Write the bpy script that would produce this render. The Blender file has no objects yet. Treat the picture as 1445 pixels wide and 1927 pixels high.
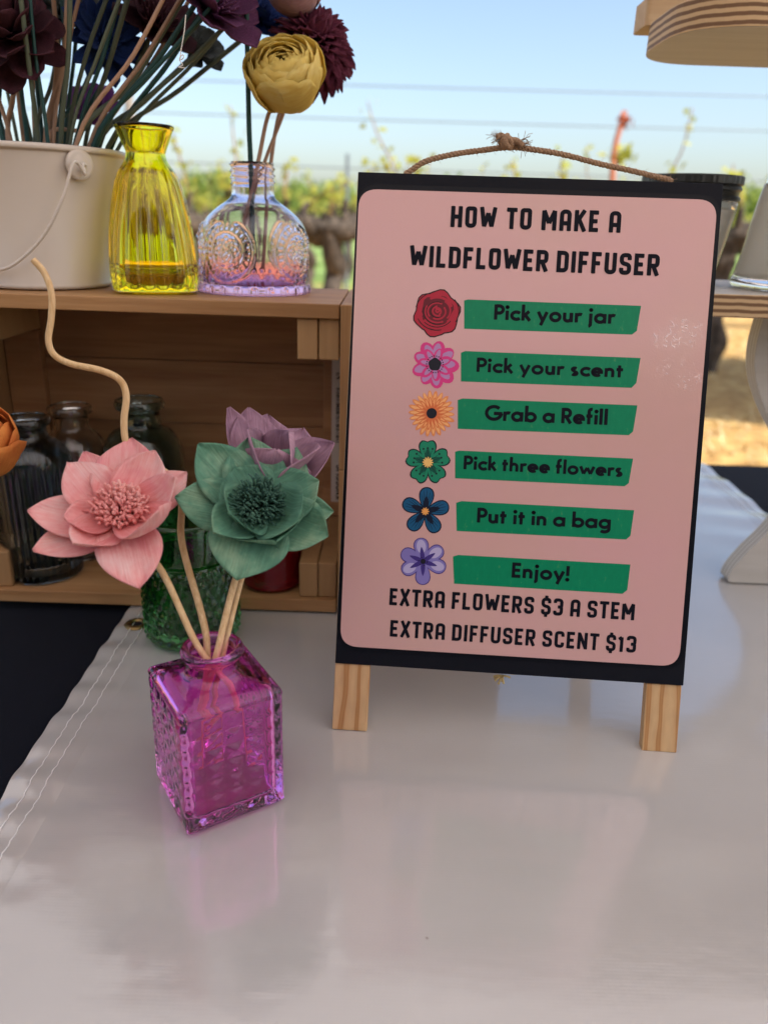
import bpy, bmesh, math, random
from mathutils import Vector as V, Matrix, noise
from math import sin, cos, pi, radians, sqrt, atan2

# ------------------------------------------------------------------ camera, sky, sun, exposure
S = bpy.context.scene
COL = S.collection
PITCH, ROLL, FPX, HC = 20.8242, 1.9432, 1449.0, 0.31      # the table top is z = 0, the ground z = -0.75
cr, sr = cos(radians(ROLL)), sin(radians(ROLL))
_rt = V((1, 0, 0)); FW = V((0, cos(radians(PITCH)), -sin(radians(PITCH)))); _up = V((0, sin(radians(PITCH)), cos(radians(PITCH))))
RI = _rt * cr + _up * sr; UP = -_rt * sr + _up * cr
CAM = V((0, 0, HC))
cd = bpy.data.cameras.new('camera'); cam = bpy.data.objects.new('camera', cd); COL.objects.link(cam)
cam.matrix_world = Matrix(((RI.x, UP.x, -FW.x, 0), (RI.y, UP.y, -FW.y, 0), (RI.z, UP.z, -FW.z, HC), (0, 0, 0, 1)))
cd.sensor_fit = 'VERTICAL'; cd.sensor_height = 36.0; cd.lens = 36.0 * FPX / 1927.0
cd.clip_start = 0.02; cd.clip_end = 2000
cd.dof.use_dof = True; cd.dof.focus_distance = 0.47; cd.dof.aperture_fstop = cd.lens / 4.6
S.camera = cam
SUN_EL, SUN_AZ = radians(50), atan2(0.8, -0.6)           # azimuth of the sun measured from +y towards +x
W = bpy.data.worlds.new('World'); S.world = W; W.use_nodes = True
wn = W.node_tree.nodes; wl = W.node_tree.links
sky = wn.new('ShaderNodeTexSky'); sky.sky_type = 'NISHITA'; sky.sun_disc = False
sky.sun_elevation = SUN_EL; sky.sun_rotation = SUN_AZ; sky.air_density = 1.0; sky.dust_density = 2.5; sky.ozone_density = 1.1
bg = wn['Background']; bg.inputs['Strength'].default_value = 0.094
wl.new(sky.outputs[0], bg.inputs['Color'])
sd = bpy.data.lights.new('sun', 'SUN'); sun = bpy.data.objects.new('sun', sd); COL.objects.link(sun)
sd.energy = 3.2; sd.angle = radians(0.53); sd.color = (1.0, 0.94, 0.85)
sdir = V((sin(SUN_AZ) * cos(SUN_EL), cos(SUN_AZ) * cos(SUN_EL), sin(SUN_EL)))
sun.rotation_euler = sdir.to_track_quat('Z', 'Y').to_euler(); sun.location = (3, -3, 6)
S.view_settings.view_transform = 'Standard'; S.view_settings.look = 'None'
S.view_settings.exposure = 1.42; S.view_settings.gamma = 1.0; S.view_settings.use_curve_mapping = False
S.render.engine = 'CYCLES'
cy = S.cycles; cy.use_denoising = True; cy.max_bounces = 16; cy.transmission_bounces = 14; cy.glossy_bounces = 6
cy.diffuse_bounces = 5; cy.sample_clamp_indirect = 8; cy.caustics_reflective = False; cy.caustics_refractive = True; cy.blur_glossy = 0.3

def ray(px, py): return RI * ((px - 722.5) / FPX) - UP * ((py - 963.5) / FPX) + FW
def atz(px, py, z): d = ray(px, py); return CAM + d * ((z - HC) / d.z)
def aty(px, py, y): d = ray(px, py); return CAM + d * (y / d.y)
def atd(px, py, z): return CAM + ray(px, py) * z         # z = distance along the optical axis

# ------------------------------------------------------------------ materials
def mat(name, base=(.5, .5, .5), rough=.5, **k):
    m = bpy.data.materials.new(name); m.use_nodes = True
    b = m.node_tree.nodes['Principled BSDF']
    b.inputs['Base Color'].default_value = (*base, 1); b.inputs['Roughness'].default_value = rough
    for n, v in k.items():
        b.inputs[n.replace('_', ' ')].default_value = v
    return m
def nd(m, t, **k):
    n = m.node_tree.nodes.new(t)
    for a, v in k.items():
        if a in n.inputs: n.inputs[a].default_value = v
        else: setattr(n, a, v)
    return n
def lk(m, a, b): m.node_tree.links.new(a, b)
def bsdf(m): return m.node_tree.nodes['Principled BSDF']
def coords(m, scale=(1, 1, 1), rot=(0, 0, 0), space='Object'):
    t = nd(m, 'ShaderNodeTexCoord'); mp = nd(m, 'ShaderNodeMapping')
    mp.inputs['Scale'].default_value = scale; mp.inputs['Rotation'].default_value = rot
    lk(m, t.outputs[space], mp.inputs['Vector']); return mp.outputs[0]
def noisetex(m, vec, scale, detail=4, rough=.55, dist=0):
    n = nd(m, 'ShaderNodeTexNoise', Scale=scale, Detail=detail, Roughness=rough, Distortion=dist)
    lk(m, vec, n.inputs['Vector']); return n.outputs['Fac']
def ramp(m, fac, stops):
    r = nd(m, 'ShaderNodeValToRGB'); e = r.color_ramp.elements
    while len(e) < len(stops): e.new(0.5)
    for el, (p, c) in zip(e, stops): el.position = p; el.color = (*c, 1)
    lk(m, fac, r.inputs[0]); return r.outputs[0]
def bump(m, h, strength=.3, dist=.001, prev=None):
    b = nd(m, 'ShaderNodeBump', Strength=strength, Distance=dist); lk(m, h, b.inputs['Height'])
    if prev: lk(m, prev, b.inputs['Normal'])
    lk(m, b.outputs[0], bsdf(m).inputs['Normal']); return b.outputs[0]
def math_(m, op, a, b=None):
    n = nd(m, 'ShaderNodeMath', operation=op)
    for i, v in enumerate((a, b)):
        if v is None: continue
        if isinstance(v, (int, float)): n.inputs[i].default_value = v
        else: lk(m, v, n.inputs[i])
    return n.outputs[0]

def wood(name, c1, c2, axis='X', scale=1.0, rough=.6, knots=True):
    m = mat(name, c1, rough)
    s = {'X': (3, 60, 60), 'Y': (60, 3, 60), 'Z': (60, 60, 3)}[axis]
    v = coords(m, tuple(a * scale for a in s))
    ob = nd(m, 'ShaderNodeObjectInfo'); ad = nd(m, 'ShaderNodeVectorMath', operation='ADD'); mu = nd(m, 'ShaderNodeVectorMath', operation='SCALE'); mu.inputs['Scale'].default_value = 37.0
    cb = nd(m, 'ShaderNodeCombineXYZ')
    for i in range(3): lk(m, ob.outputs['Random'], cb.inputs[i])
    lk(m, cb.outputs[0], mu.inputs[0]); lk(m, v, ad.inputs[0]); lk(m, mu.outputs[0], ad.inputs[1])
    v = ad.outputs[0]
    n1 = noisetex(m, v, .7, 5, .6, 1.2); n2 = noisetex(m, v, 6, 3, .6)
    mixf = math_(m, 'ADD', math_(m, 'MULTIPLY', n1, .75), math_(m, 'MULTIPLY', n2, .25))
    c = ramp(m, mixf, [(.35, c2), (.5, tuple((a + b) / 2 for a, b in zip(c1, c2))), (.62, c1)])
    if name.startswith('crate'):
        tk = nd(m, 'ShaderNodeTexCoord'); mk_ = nd(m, 'ShaderNodeMapping'); mk_.inputs['Scale'].default_value = {'X': (.6, 1, 1), 'Y': (1, .6, 1), 'Z': (1, 1, .6)}[axis]; lk(m, tk.outputs['Object'], mk_.inputs[0])
        vo = nd(m, 'ShaderNodeTexVoronoi', Scale=13); lk(m, mk_.outputs[0], vo.inputs['Vector']); kr = nd(m, 'ShaderNodeMapRange'); kr.inputs['From Min'].default_value = .10; kr.inputs['From Max'].default_value = .03; lk(m, vo.outputs['Distance'], kr.inputs['Value'])
        km = nd(m, 'ShaderNodeMixRGB'); km.inputs[2].default_value = (.10, .04, .018, 1); lk(m, math_(m, 'MULTIPLY', kr.outputs[0], .75), km.inputs[0]); lk(m, c, km.inputs[1]); c = km.outputs[0]
        st_ = ramp(m, noisetex(m, mk_.outputs[0], 7, 4, .6), [(.35, (.62, .58, .55)), (.6, (1, 1, 1))]); sm = nd(m, 'ShaderNodeMixRGB', blend_type='MULTIPLY'); sm.inputs[0].default_value = .7; lk(m, c, sm.inputs[1]); lk(m, st_, sm.inputs[2]); c = sm.outputs[0]
    lk(m, c, bsdf(m).inputs['Base Color']); bump(m, n2, .45, .0005)
    return m
def pine_striped(name, axis='Z'):
    # pale pine with a few strong darker growth rings, as on the easel legs
    m = mat(name, (.62, .40, .2), .5)
    s = {'Z': (1, 1, .04)}[axis]; v = coords(m, s)
    w = nd(m, 'ShaderNodeTexWave', wave_type='BANDS', bands_direction='X', Scale=34, Distortion=5.0, Detail=2); w.inputs['Detail Scale'].default_value = 1.2
    lk(m, v, w.inputs['Vector'])
    n = noisetex(m, v, 240, 3)
    c = ramp(m, w.outputs['Fac'], [(.0, (.66, .43, .22)), (.7, (.62, .38, .18)), (.9, (.45, .21, .07)), (1, (.5, .26, .1))])
    mx = nd(m, 'ShaderNodeMixRGB', blend_type='MULTIPLY'); mx.inputs[0].default_value = .3
    lk(m, c, mx.inputs[1]); lk(m, n, mx.inputs[2]); lk(m, mx.outputs[0], bsdf(m).inputs['Base Color']); return m
def glass(name, col, rough=.0, bumpscale=None, bstr=.1, ior=1.5):
    m = mat(name, col, rough, Transmission_Weight=1.0, IOR=ior)
    if bumpscale:
        v = coords(m); n = noisetex(m, v, bumpscale, 2); bump(m, n, bstr, .002)
    return m
def petalmat(name, c1, c2, c3=None, rough=.75, grain=True, trans=.15, base=None):
    m = mat(name, c1, rough)
    v = coords(m, (1, 1, 1)); big = noisetex(m, v, 45, 4, .6)
    c = ramp(m, big, [(.3, c2), (.52, c1), (.72, c3 or c1)])
    v2 = coords(m, (60, 900, 60)); g = noisetex(m, v2, 1.0, 3)
    if base:
        tc_ = nd(m, 'ShaderNodeTexCoord'); sx_ = nd(m, 'ShaderNodeSeparateXYZ'); lk(m, tc_.outputs['Object'], sx_.inputs[0]); mr_ = nd(m, 'ShaderNodeMapRange'); mr_.inputs['From Min'].default_value = .004; mr_.inputs['From Max'].default_value = .028
        lk(m, math_(m, 'ADD', sx_.outputs['X'], math_(m, 'MULTIPLY', math_(m, 'SUBTRACT', big, .5), .03)), mr_.inputs['Value']); mb_ = nd(m, 'ShaderNodeMixRGB'); mb_.inputs[1].default_value = (*base, 1); lk(m, mr_.outputs[0], mb_.inputs[0]); lk(m, c, mb_.inputs[2]); c = mb_.outputs[0]
    mx = nd(m, 'ShaderNodeMixRGB', blend_type='OVERLAY'); mx.inputs[0].default_value = .42
    lk(m, c, mx.inputs[1]); lk(m, g, mx.inputs[2]); lk(m, mx.outputs[0], bsdf(m).inputs['Base Color'])
    bump(m, g, .8, .0006)
    b = bsdf(m); b.inputs['Subsurface Weight'].default_value = 0.0
    tr = nd(m, 'ShaderNodeBsdfTranslucent'); lk(m, mx.outputs[0], tr.inputs[0]); ms = nd(m, 'ShaderNodeMixShader', ); ms.inputs[0].default_value = trans
    lk(m, b.outputs[0], ms.inputs[1]); lk(m, tr.outputs[0], ms.inputs[2])
    lk(m, ms.outputs[0], m.node_tree.nodes['Material Output'].inputs[0]); return m

# ------------------------------------------------------------------ object helpers
WORLD = {}
def tag(o, label=None, cat=None, group=None, kind=None):
    if label: o['label'] = label
    if cat: o['category'] = cat
    if group: o['group'] = group
    if kind: o['kind'] = kind
    return o
def empty(name, loc, label, cat, group=None):
    o = bpy.data.objects.new(name, None); COL.objects.link(o); o.location = loc; o.empty_display_size = .02
    WORLD[o.name] = Matrix.Translation(loc); return tag(o, label, cat, group)
def link(name, me, m, parent=None, world=None, kind=None):
    o = bpy.data.objects.new(name, me); COL.objects.link(o)
    if m and not me.materials: me.materials.append(m)
    w = world or Matrix.Identity(4)
    if parent is not None:
        o.parent = parent; o.matrix_parent_inverse = WORLD[parent.name].inverted()
    o.matrix_basis = w; WORLD[o.name] = w
    if kind: o['kind'] = kind
    return o
def mesh(verts, faces, smooth=True, name='mesh'):
    me = bpy.data.meshes.new(name); me.from_pydata([tuple(v) for v in verts], [], faces)
    bm = bmesh.new(); bm.from_mesh(me); bmesh.ops.recalc_face_normals(bm, faces=bm.faces); bm.to_mesh(me); bm.free()
    if smooth:
        for p in me.polygons: p.use_smooth = True
    return me
class MB:
    def __init__(s): s.v = []; s.f = []
    def add(s, verts, faces):
        n = len(s.v); s.v += [V(v) for v in verts]; s.f += [tuple(i + n for i in f) for f in faces]; return s
    def box(s, a, b, M=None):
        vs = [V((x, y, z)) for x in (a[0], b[0]) for y in (a[1], b[1]) for z in (a[2], b[2])]
        if M: vs = [M @ v for v in vs]
        return s.add(vs, [(0, 1, 3, 2), (4, 6, 7, 5), (0, 4, 5, 1), (2, 3, 7, 6), (0, 2, 6, 4), (1, 5, 7, 3)])
    def tube(s, path, rad, seg=8, caps=True, squash=None):
        path = [V(p) for p in path]; n = len(path)
        rf = rad if callable(rad) else (lambda t: rad)
        T = [(path[min(i + 1, n - 1)] - path[max(i - 1, 0)]).normalized() for i in range(n)]
        a = V((0, 0, 1)) if abs(T[0].z) < .9 else V((1, 0, 0)); N = (a - T[0] * a.dot(T[0])).normalized()
        vs = []
        for i in range(n):
            N = (N - T[i] * N.dot(T[i])).normalized(); B = T[i].cross(N); r = rf(i / (n - 1))
            for k in range(seg):
                an = 2 * pi * k / seg; rr = r(an) if callable(r) else r
                vs.append(path[i] + (N * cos(an) + B * sin(an)) * rr)
        fs = [(i * seg + k, i * seg + (k + 1) % seg, (i + 1) * seg + (k + 1) % seg, (i + 1) * seg + k) for i in range(n - 1) for k in range(seg)]
        if caps: fs += [tuple(range(seg))[::-1], tuple((n - 1) * seg + k for k in range(seg))]
        return s.add(vs, fs)
    def prism(s, poly, a, b, fn):
        # poly 2D (ccw), extruded between a and b; fn(x, y, h) -> point
        n = len(poly)
        s.add([fn(x, y, a) for x, y in poly] + [fn(x, y, b) for x, y in poly],
              [tuple(range(n))[::-1], tuple(range(n, 2 * n))] + [(i, (i + 1) % n, n + (i + 1) % n, n + i) for i in range(n)]); return s
    def build(s, name, m, parent=None, smooth=False, kind=None, bevel=0, world=None):
        me = mesh(s.v, s.f, smooth, name); o = link(name, me, m, parent, world, kind)
        if bevel:
            bm = bmesh.new(); bm.from_mesh(me)
            bmesh.ops.bevel(bm, geom=[e for e in bm.edges if e.calc_face_angle(0) > .5], offset=bevel, segments=2, affect='EDGES', profile=.5)
            bm.to_mesh(me); bm.free()
        return o
def smooth_path(pts, n=8, closed=False):
    P = [V(p) for p in pts]; out = []
    m = len(P)
    rng = m if closed else m - 1
    for i in range(rng):
        if closed: p0, p1, p2, p3 = P[(i - 1) % m], P[i], P[(i + 1) % m], P[(i + 2) % m]
        else: p0, p1, p2, p3 = P[max(i - 1, 0)], P[i], P[i + 1], P[min(i + 2, m - 1)]
        for k in range(n):
            t = k / n
            out.append(.5 * ((2 * p1) + (p2 - p0) * t + (2 * p0 - 5 * p1 + 4 * p2 - p3) * t * t + (3 * p1 - p0 - 3 * p2 + p3) * t ** 3))
    if not closed: out.append(P[-1])
    return out
def box(name, a, b, m, parent=None, bevel=0.0006):
    return MB().box(a, b).build(name, m, parent, bevel=bevel)
def lathe(prof, seg=64, fn=None, c=(0, 0, 0), closed=True, square=False):
    """prof: [(r, z)], fn(r, z, theta, i) -> (r, z); first and last points on the axis close with fans"""
    vs = []; fs = []; n = len(prof); c = V(c)
    for i, (r, z) in enumerate(prof):
        for k in range(seg):
            th = 2 * pi * k / seg
            if square: f4 = k // (seg // 4); th = f4 * pi / 2 + math.atan(-1 + 2 * (k % (seg // 4)) / (seg // 4))
            rr, zz = (fn(r, z, th, i) if fn else (r, z))
            vs.append(c + V((rr * cos(th), rr * sin(th), zz)))
    for i in range(n - 1):
        for k in range(seg):
            fs.append((i * seg + k, i * seg + (k + 1) % seg, (i + 1) * seg + (k + 1) % seg, (i + 1) * seg + k))
    if closed:
        fs.append(tuple(range(seg))); fs.append(tuple((n - 1) * seg + k for k in range(seg)))
    return vs, fs
def resample(pr, n):
    P = smooth_path([(r, z, 0) for r, z in pr], max(2, n // (len(pr) - 1))); return [(p.x, p.y) for p in P]

# ------------------------------------------------------------------ materials used
M_ground = mat('sandy_ground', (.4, .3, .17), .95)
v = coords(M_ground); sp = nd(M_ground, 'ShaderNodeSeparateXYZ'); lk(M_ground, v, sp.inputs[0])
n1 = noisetex(M_ground, v, 1.3, 6, .65); n2 = noisetex(M_ground, v, 9, 5, .7); n3 = noisetex(M_ground, v, .35, 4)
straw = ramp(M_ground, n2, [(.3, (.20, .095, .025)), (.5, (.40, .235, .07)), (.7, (.60, .43, .16))])
grn = ramp(M_ground, n1, [(.35, (.10, .17, .035)), (.5, (.17, .27, .06)), (.68, (.33, .36, .13))])
edge = math_(M_ground, 'ADD', sp.outputs['Y'], math_(M_ground, 'MULTIPLY', math_(M_ground, 'SUBTRACT', n1, .5), 6.0))
fac = nd(M_ground, 'ShaderNodeMapRange'); fac.inputs['From Min'].default_value = 11.5; fac.inputs['From Max'].default_value = 14.0; lk(M_ground, edge, fac.inputs['Value'])
mx = nd(M_ground, 'ShaderNodeMixRGB'); lk(M_ground, fac.outputs[0], mx.inputs[0]); lk(M_ground, straw, mx.inputs[1]); lk(M_ground, grn, mx.inputs[2])
lk(M_ground, mx.outputs[0], bsdf(M_ground).inputs['Base Color']); bump(M_ground, n2, .6, .03)

M_crate = wood('crate_pine', (.50, .285, .125), (.34, .165, .06), 'X')
M_crate_y = wood('crate_pine_along', (.50, .29, .13), (.36, .18, .07), 'Y')
M_crate_z = wood('crate_pine_upright', (.48, .28, .125), (.34, .165, .065), 'Z')
M_end = wood('pine_end_grain', (.46, .28, .13), (.36, .2, .085), 'Z', .5)
M_leg = pine_striped('easel_pine')
M_legb = wood('easel_back_pine', (.6, .4, .2), (.5, .3, .13), 'Z')
M_black = mat('black_painted_board', (.006, .007, .012), .5, Specular_IOR_Level=.12); vv = coords(M_black, (400, 400, 20)); bump(M_black, noisetex(M_black, vv, 1, 3), .3, .0004)
M_rawedge = mat('raw_board_edge', (.6, .5, .36), .7)
M_prt_black = mat('print_black', (.005, .006, .010), .3, Specular_IOR_Level=.15)
M_ink = mat('print_ink', (.005, .006, .012), .5, Specular_IOR_Level=.1)
M_navy = mat('navy_cloth', (.0025, .0035, .009), .9, Sheen_Weight=.03); vv = coords(M_navy); nn = noisetex(M_navy, vv, 2200, 2); bump(M_navy, nn, .4, .0004)
lk(M_navy, ramp(M_navy, noisetex(M_navy, vv, 900, 2), [(.45, (.0022, .003, .008)), (.8, (.004, .006, .014))]), bsdf(M_navy).inputs['Base Color'])
M_navy.node_tree.nodes['Principled BSDF'].inputs['Specular IOR Level'].default_value = .15

# vinyl banner: glossy white with the scrim showing as a fine cross weave
M_vinyl = mat('white_vinyl', (.60, .575, .555), .17); bsdf(M_vinyl).inputs['Specular IOR Level'].default_value = .5; bsdf(M_vinyl).inputs['Coat Weight'].default_value = 1.0; bsdf(M_vinyl).inputs['Coat IOR'].default_value = 2.05; bsdf(M_vinyl).inputs['Coat Roughness'].default_value = .085
v = coords(M_vinyl)
w1 = nd(M_vinyl, 'ShaderNodeTexWave', wave_type='BANDS', bands_direction='Y', Scale=180, Distortion=.6, Detail=1); lk(M_vinyl, v, w1.inputs['Vector'])
w2 = nd(M_vinyl, 'ShaderNodeTexWave', wave_type='BANDS', bands_direction='X', Scale=110, Distortion=.8, Detail=1); lk(M_vinyl, v, w2.inputs['Vector'])
hsum = math_(M_vinyl, 'ADD', w1.outputs['Fac'], math_(M_vinyl, 'MULTIPLY', w2.outputs['Fac'], .35))
b0 = bump(M_vinyl, hsum, .032, .0004)
v3 = coords(M_vinyl, (1, 2.2, 1)); b1 = bump(M_vinyl, noisetex(M_vinyl, v3, 14, 3), .12, .0035, b0); lk(M_vinyl, b1, bsdf(M_vinyl).inputs['Coat Normal'])
lk(M_vinyl, ramp(M_vinyl, noisetex(M_vinyl, v, 6, 3), [(.35, (.42, .41, .40)), (.65, (.47, .46, .45))]), bsdf(M_vinyl).inputs['Base Color'])
vc = coords(M_vinyl, (.8, 3, 1), (0, 0, .25)); b2 = bump(M_vinyl, noisetex(M_vinyl, vc, 3, 2, .4, .6), .3, .006, b1); lk(M_vinyl, b2, bsdf(M_vinyl).inputs['Coat Normal'])
spk = nd(M_vinyl, 'ShaderNodeTexVoronoi', Scale=42); lk(M_vinyl, v, spk.inputs['Vector']); sm_ = math_(M_vinyl, 'LESS_THAN', spk.outputs['Distance'], .028); sel = math_(M_vinyl, 'GREATER_THAN', noisetex(M_vinyl, v, 23, 1), .56)
bcn = bsdf(M_vinyl).inputs['Base Color'].links[0].from_socket; mxs = nd(M_vinyl, 'ShaderNodeMixRGB'); mxs.inputs[2].default_value = (.16, .13, .11, 1); lk(M_vinyl, math_(M_vinyl, 'MULTIPLY', math_(M_vinyl, 'MULTIPLY', sm_, sel), .8), mxs.inputs[0]); lk(M_vinyl, bcn, mxs.inputs[1]); lk(M_vinyl, mxs.outputs[0], bsdf(M_vinyl).inputs['Base Color'])
rr_ = nd(M_vinyl, 'ShaderNodeMapRange'); rr_.inputs['To Min'].default_value = .25; rr_.inputs['To Max'].default_value = .4
lk(M_vinyl, noisetex(M_vinyl, v, 11, 4), rr_.inputs['Value']); lk(M_vinyl, rr_.outputs[0], bsdf(M_vinyl).inputs['Roughness'])
M_thread = mat('white_thread', (.8, .8, .78), .35)
M_brass = mat('aged_brass', (.28, .19, .08), .35, Metallic=1.0)
M_dark = mat('dark_hole', (.005, .005, .006), .8)

M_twig = wood('reed_wood', (.76, .56, .32), (.56, .35, .16), 'Z', 5)
M_reed_t = mat('reed_teal', (.006, .055, .055), .6)
M_reed_g = mat('reed_green', (.085, .11, .075), .65)
M_reed_b = mat('reed_tan', (.40, .25, .17), .65)
for m_ in (M_reed_t, M_reed_g, M_reed_b):
    vv = coords(m_, (900, 900, 15)); g = noisetex(m_, vv, 1, 2); bump(m_, g, .5, .0004)
M_bucket = mat('white_enamel', (.62, .56, .50), .38)
bump(M_bucket, noisetex(M_bucket, coords(M_bucket), 40, 2), .1, .0008)
M_wire = mat('white_wire', (.65, .6, .55), .35)

# ------------------------------------------------------------------ ground, sky side setting
GZ = -0.75
def sheet_grid(x0, x1, y0, y1, nx, ny, f):
    vs = [(x0 + (x1 - x0) * i / nx, y0 + (y1 - y0) * j / ny, 0) for j in range(ny + 1) for i in range(nx + 1)]
    vs = [(x, y, f(x, y)) for x, y, _ in vs]
    fs = [(j * (nx + 1) + i, j * (nx + 1) + i + 1, (j + 1) * (nx + 1) + i + 1, (j + 1) * (nx + 1) + i) for j in range(ny) for i in range(nx)]
    return vs, fs
gv = []; gf = []
rings = [0, 2, 4, 6, 8, 11, 15, 20, 30, 45, 70, 120, 250, 500, 900]
seg = 48
for i, r in enumerate(rings[1:]):
    for k in range(seg):
        a = 2 * pi * k / seg; x, y = r * cos(a), r * sin(a) + 4
        gv.append((x, y, GZ + (.03 * noise.noise(V((x * .4, y * .4, 0))) if r < 40 else 0)))
gv.append((0, 4, GZ)); c0 = len(gv) - 1
for k in range(seg): gf.append((c0, k, (k + 1) % seg))
for i in range(len(rings) - 2):
    for k in range(seg): gf.append((i * seg + k, (i + 1) * seg + k, (i + 1) * seg + (k + 1) % seg, i * seg + (k + 1) % seg))
g = link('ground', mesh(gv, gf, True, 'ground'), M_ground, kind='structure')

# grass and straw on the ground between the tent and the vines
rnd = random.Random(5)
def blades(name, n, xr, yr, hr, m, label, cat, lay=.3):
    mb = MB()
    for _ in range(n):
        y = yr[0] + (yr[1] - yr[0]) * rnd.random(); x = rnd.uniform(-1, 1) * y * xr
        if noise.noise(V((x * 1.1, y * 1.1, 3))) < -.12: continue
        h = rnd.uniform(*hr); a = rnd.uniform(0, 2 * pi); l = rnd.uniform(.3, 1) * lay * 2; w = rnd.uniform(.003, .007)
        d = V((cos(a), sin(a), 0)); s = V((-sin(a), cos(a), 0)) * w; b = V((x, y, GZ - .01))
        mb.add([b - s, b + s, b + d * l * h * .5 + V((0, 0, h * .6)) + s * .7, b + d * l * h * .5 + V((0, 0, h * .6)) - s * .7, b + d * l * h * 1.4 + V((0, 0, h * .85))], [(0, 1, 2, 3), (3, 2, 4)])
    o = mb.build(name, m, kind='stuff'); tag(o, label, cat); return o
M_gr = mat('grass_green', (.10, .19, .03), .7); M_st = mat('straw', (.6, .47, .24), .8)
for m_, cs in ((M_gr, [(.3, (.08, .16, .025)), (.6, (.19, .29, .06)), (.8, (.38, .40, .14))]), (M_st, [(.3, (.42, .3, .13)), (.6, (.64, .51, .28)), (.8, (.40, .36, .12))])):
    lk(m_, ramp(m_, noisetex(m_, coords(m_), 2.5, 3), cs), bsdf(m_).inputs['Base Color'])
blades('grass', 26000, .75, (10.5, 24), (.05, .20), M_gr, 'bright green grass growing between the rows of grapevines', 'grass')
blades('dry_straw', 14000, .75, (3, 12), (.02, .07), M_st, 'pale dry straw scattered over the sandy ground beyond the table', 'straw', .9)

# ------------------------------------------------------------------ vineyard
M_bark = mat('vine_bark', (.13, .09, .06), .95)
vv = coords(M_bark, (1, 1, .35)); nb = noisetex(M_bark, vv, 28, 5, .7)
lk(M_bark, ramp(M_bark, nb, [(.3, (.018, .014, .011)), (.5, (.06, .045, .034)), (.75, (.20, .15, .11))]), bsdf(M_bark).inputs['Base Color']); bump(M_bark, nb, 1, .02)
def leafmat(name, a, b):
    m = mat(name, a, .5); lk(m, ramp(m, noisetex(m, coords(m), 9, 3), [(.35, a), (.7, b)]), bsdf(m).inputs['Base Color'])
    tr = nd(m, 'ShaderNodeBsdfTranslucent'); tr.inputs[0].default_value = (*[min(1, x * 1.3) for x in b], 1)
    ms = nd(m, 'ShaderNodeMixShader'); ms.inputs[0].default_value = .45
    lk(m, bsdf(m).outputs[0], ms.inputs[1]); lk(m, tr.outputs[0], ms.inputs[2]); lk(m, ms.outputs[0], m.node_tree.nodes['Material Output'].inputs[0]); return m
M_leaf = leafmat('young_leaf', (.20, .27, .035), (.50, .50, .10))
M_cane = mat('cane', (.26, .15, .08), .8); M_steel = mat('galvanised_wire', (.2, .24, .27), .5, Metallic=.5)
M_post = wood('grey_post', (.28, .25, .22), (.16, .14, .12), 'Z', .3)
def leafquad(mb, p, r, sz):
    n = V((r.gauss(0, 1), r.gauss(0, 1), r.gauss(0, 1) + .6)).normalized(); t = n.orthogonal().normalized(); b = n.cross(t)
    pts = [p + (t * cos(a) + b * sin(a)) * sz * q - n * sz * .15 * (q > .9) for a, q in ((0, 1), (.9, .6), (1.6, .95), (2.4, .6), (pi, .8), (3.9, .6), (4.7, .95), (5.4, .6))]
    mb.add(pts, [tuple(range(8))])
def vine_meshes(seed):
    r = random.Random(seed); out = []
    def wob(a, b, n, amp):
        a, b = V(a), V(b); P = []
        for i in range(n + 1):
            t = i / n; q = a.lerp(b, t) + V((r.gauss(0, amp), r.gauss(0, amp), r.gauss(0, amp))) * (1 if 0 < i < n else 0); P.append(q)
        return smooth_path(P, 5)
    def knob(rad):
        s0 = r.random() * 50
        return lambda t: (lambda an: rad(t) * (1 + .45 * noise.noise(V((cos(an) * 1.2 + s0, sin(an) * 1.2, t * 9 + s0)))))
    mb = MB(); top = V((r.uniform(-.08, .08), 0, .92))
    mb.tube(wob((0, 0, -.05), top, 6, .035), knob(lambda t: .055 + .03 * (1 - t) ** 2 + .035 * t ** 4), 12)
    out.append(('trunk', mb, M_bark, None))
    canes = []
    for sgn in (-1, 1):
        mb = MB(); L = .78
        P = wob(top + V((0, 0, -.03)), top + V((sgn * L, 0, r.uniform(-.04, .08))), 7, .03)
        mb.tube(P, knob(lambda t: .078 * (1 - .4 * t)), 10)
        for k in range(5):      # spurs on the arm
            q = P[int(len(P) * (k + .7) / 6)]; e = q + V((r.gauss(0, .04), r.gauss(0, .03), .13 + r.random() * .08)); canes.append(e)
            mb.tube(wob(q, e, 3, .012), knob(lambda t: .034 - .014 * t), 8)
        out.append(('arm', mb, M_bark, None))
    lf = MB(); cn = MB()
    for e in canes + [top + V((0, 0, .05))]:
        for _ in range(r.choice((0, 1, 1, 1))):
            hgt = r.uniform(.06, .26) * (2.6 if r.random() < .12 else 1); tip = e + V((r.gauss(0, .09), r.gauss(0, .08), hgt)); P = wob(e, tip, 3, .015)
            cn.tube(P, lambda t: .009 - .005 * t, 5)
            for p in P[2:]:
                for _ in range(1):
                    leafquad(lf, p + V((r.gauss(0, .035), r.gauss(0, .035), r.gauss(0, .03))), r, r.uniform(.02, .042))
    out.append(('canes', cn, M_cane, 'stuff')); out.append(('leaves', lf, M_leaf, 'stuff'))
    return out
def vine(name_seed, protos={}):
    if name_seed not in protos: protos[name_seed] = [(n, mesh(mb.v, mb.f, n != 'leaves', n), m, k) for n, mb, m, k in vine_meshes(name_seed)]
    return protos[name_seed]
def place_vine(x, y, seed, rz, label, group, sc=1.0):
    root = empty('grapevine', (x, y, GZ), label, 'vine', group)
    W4 = Matrix.Translation((x, y, GZ)) @ Matrix.Rotation(rz, 4, 'Z') @ Matrix.Scale(sc, 4)
    for n, me, m, k in vine(seed): link(n, me, m, root, W4.copy(), k)
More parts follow.
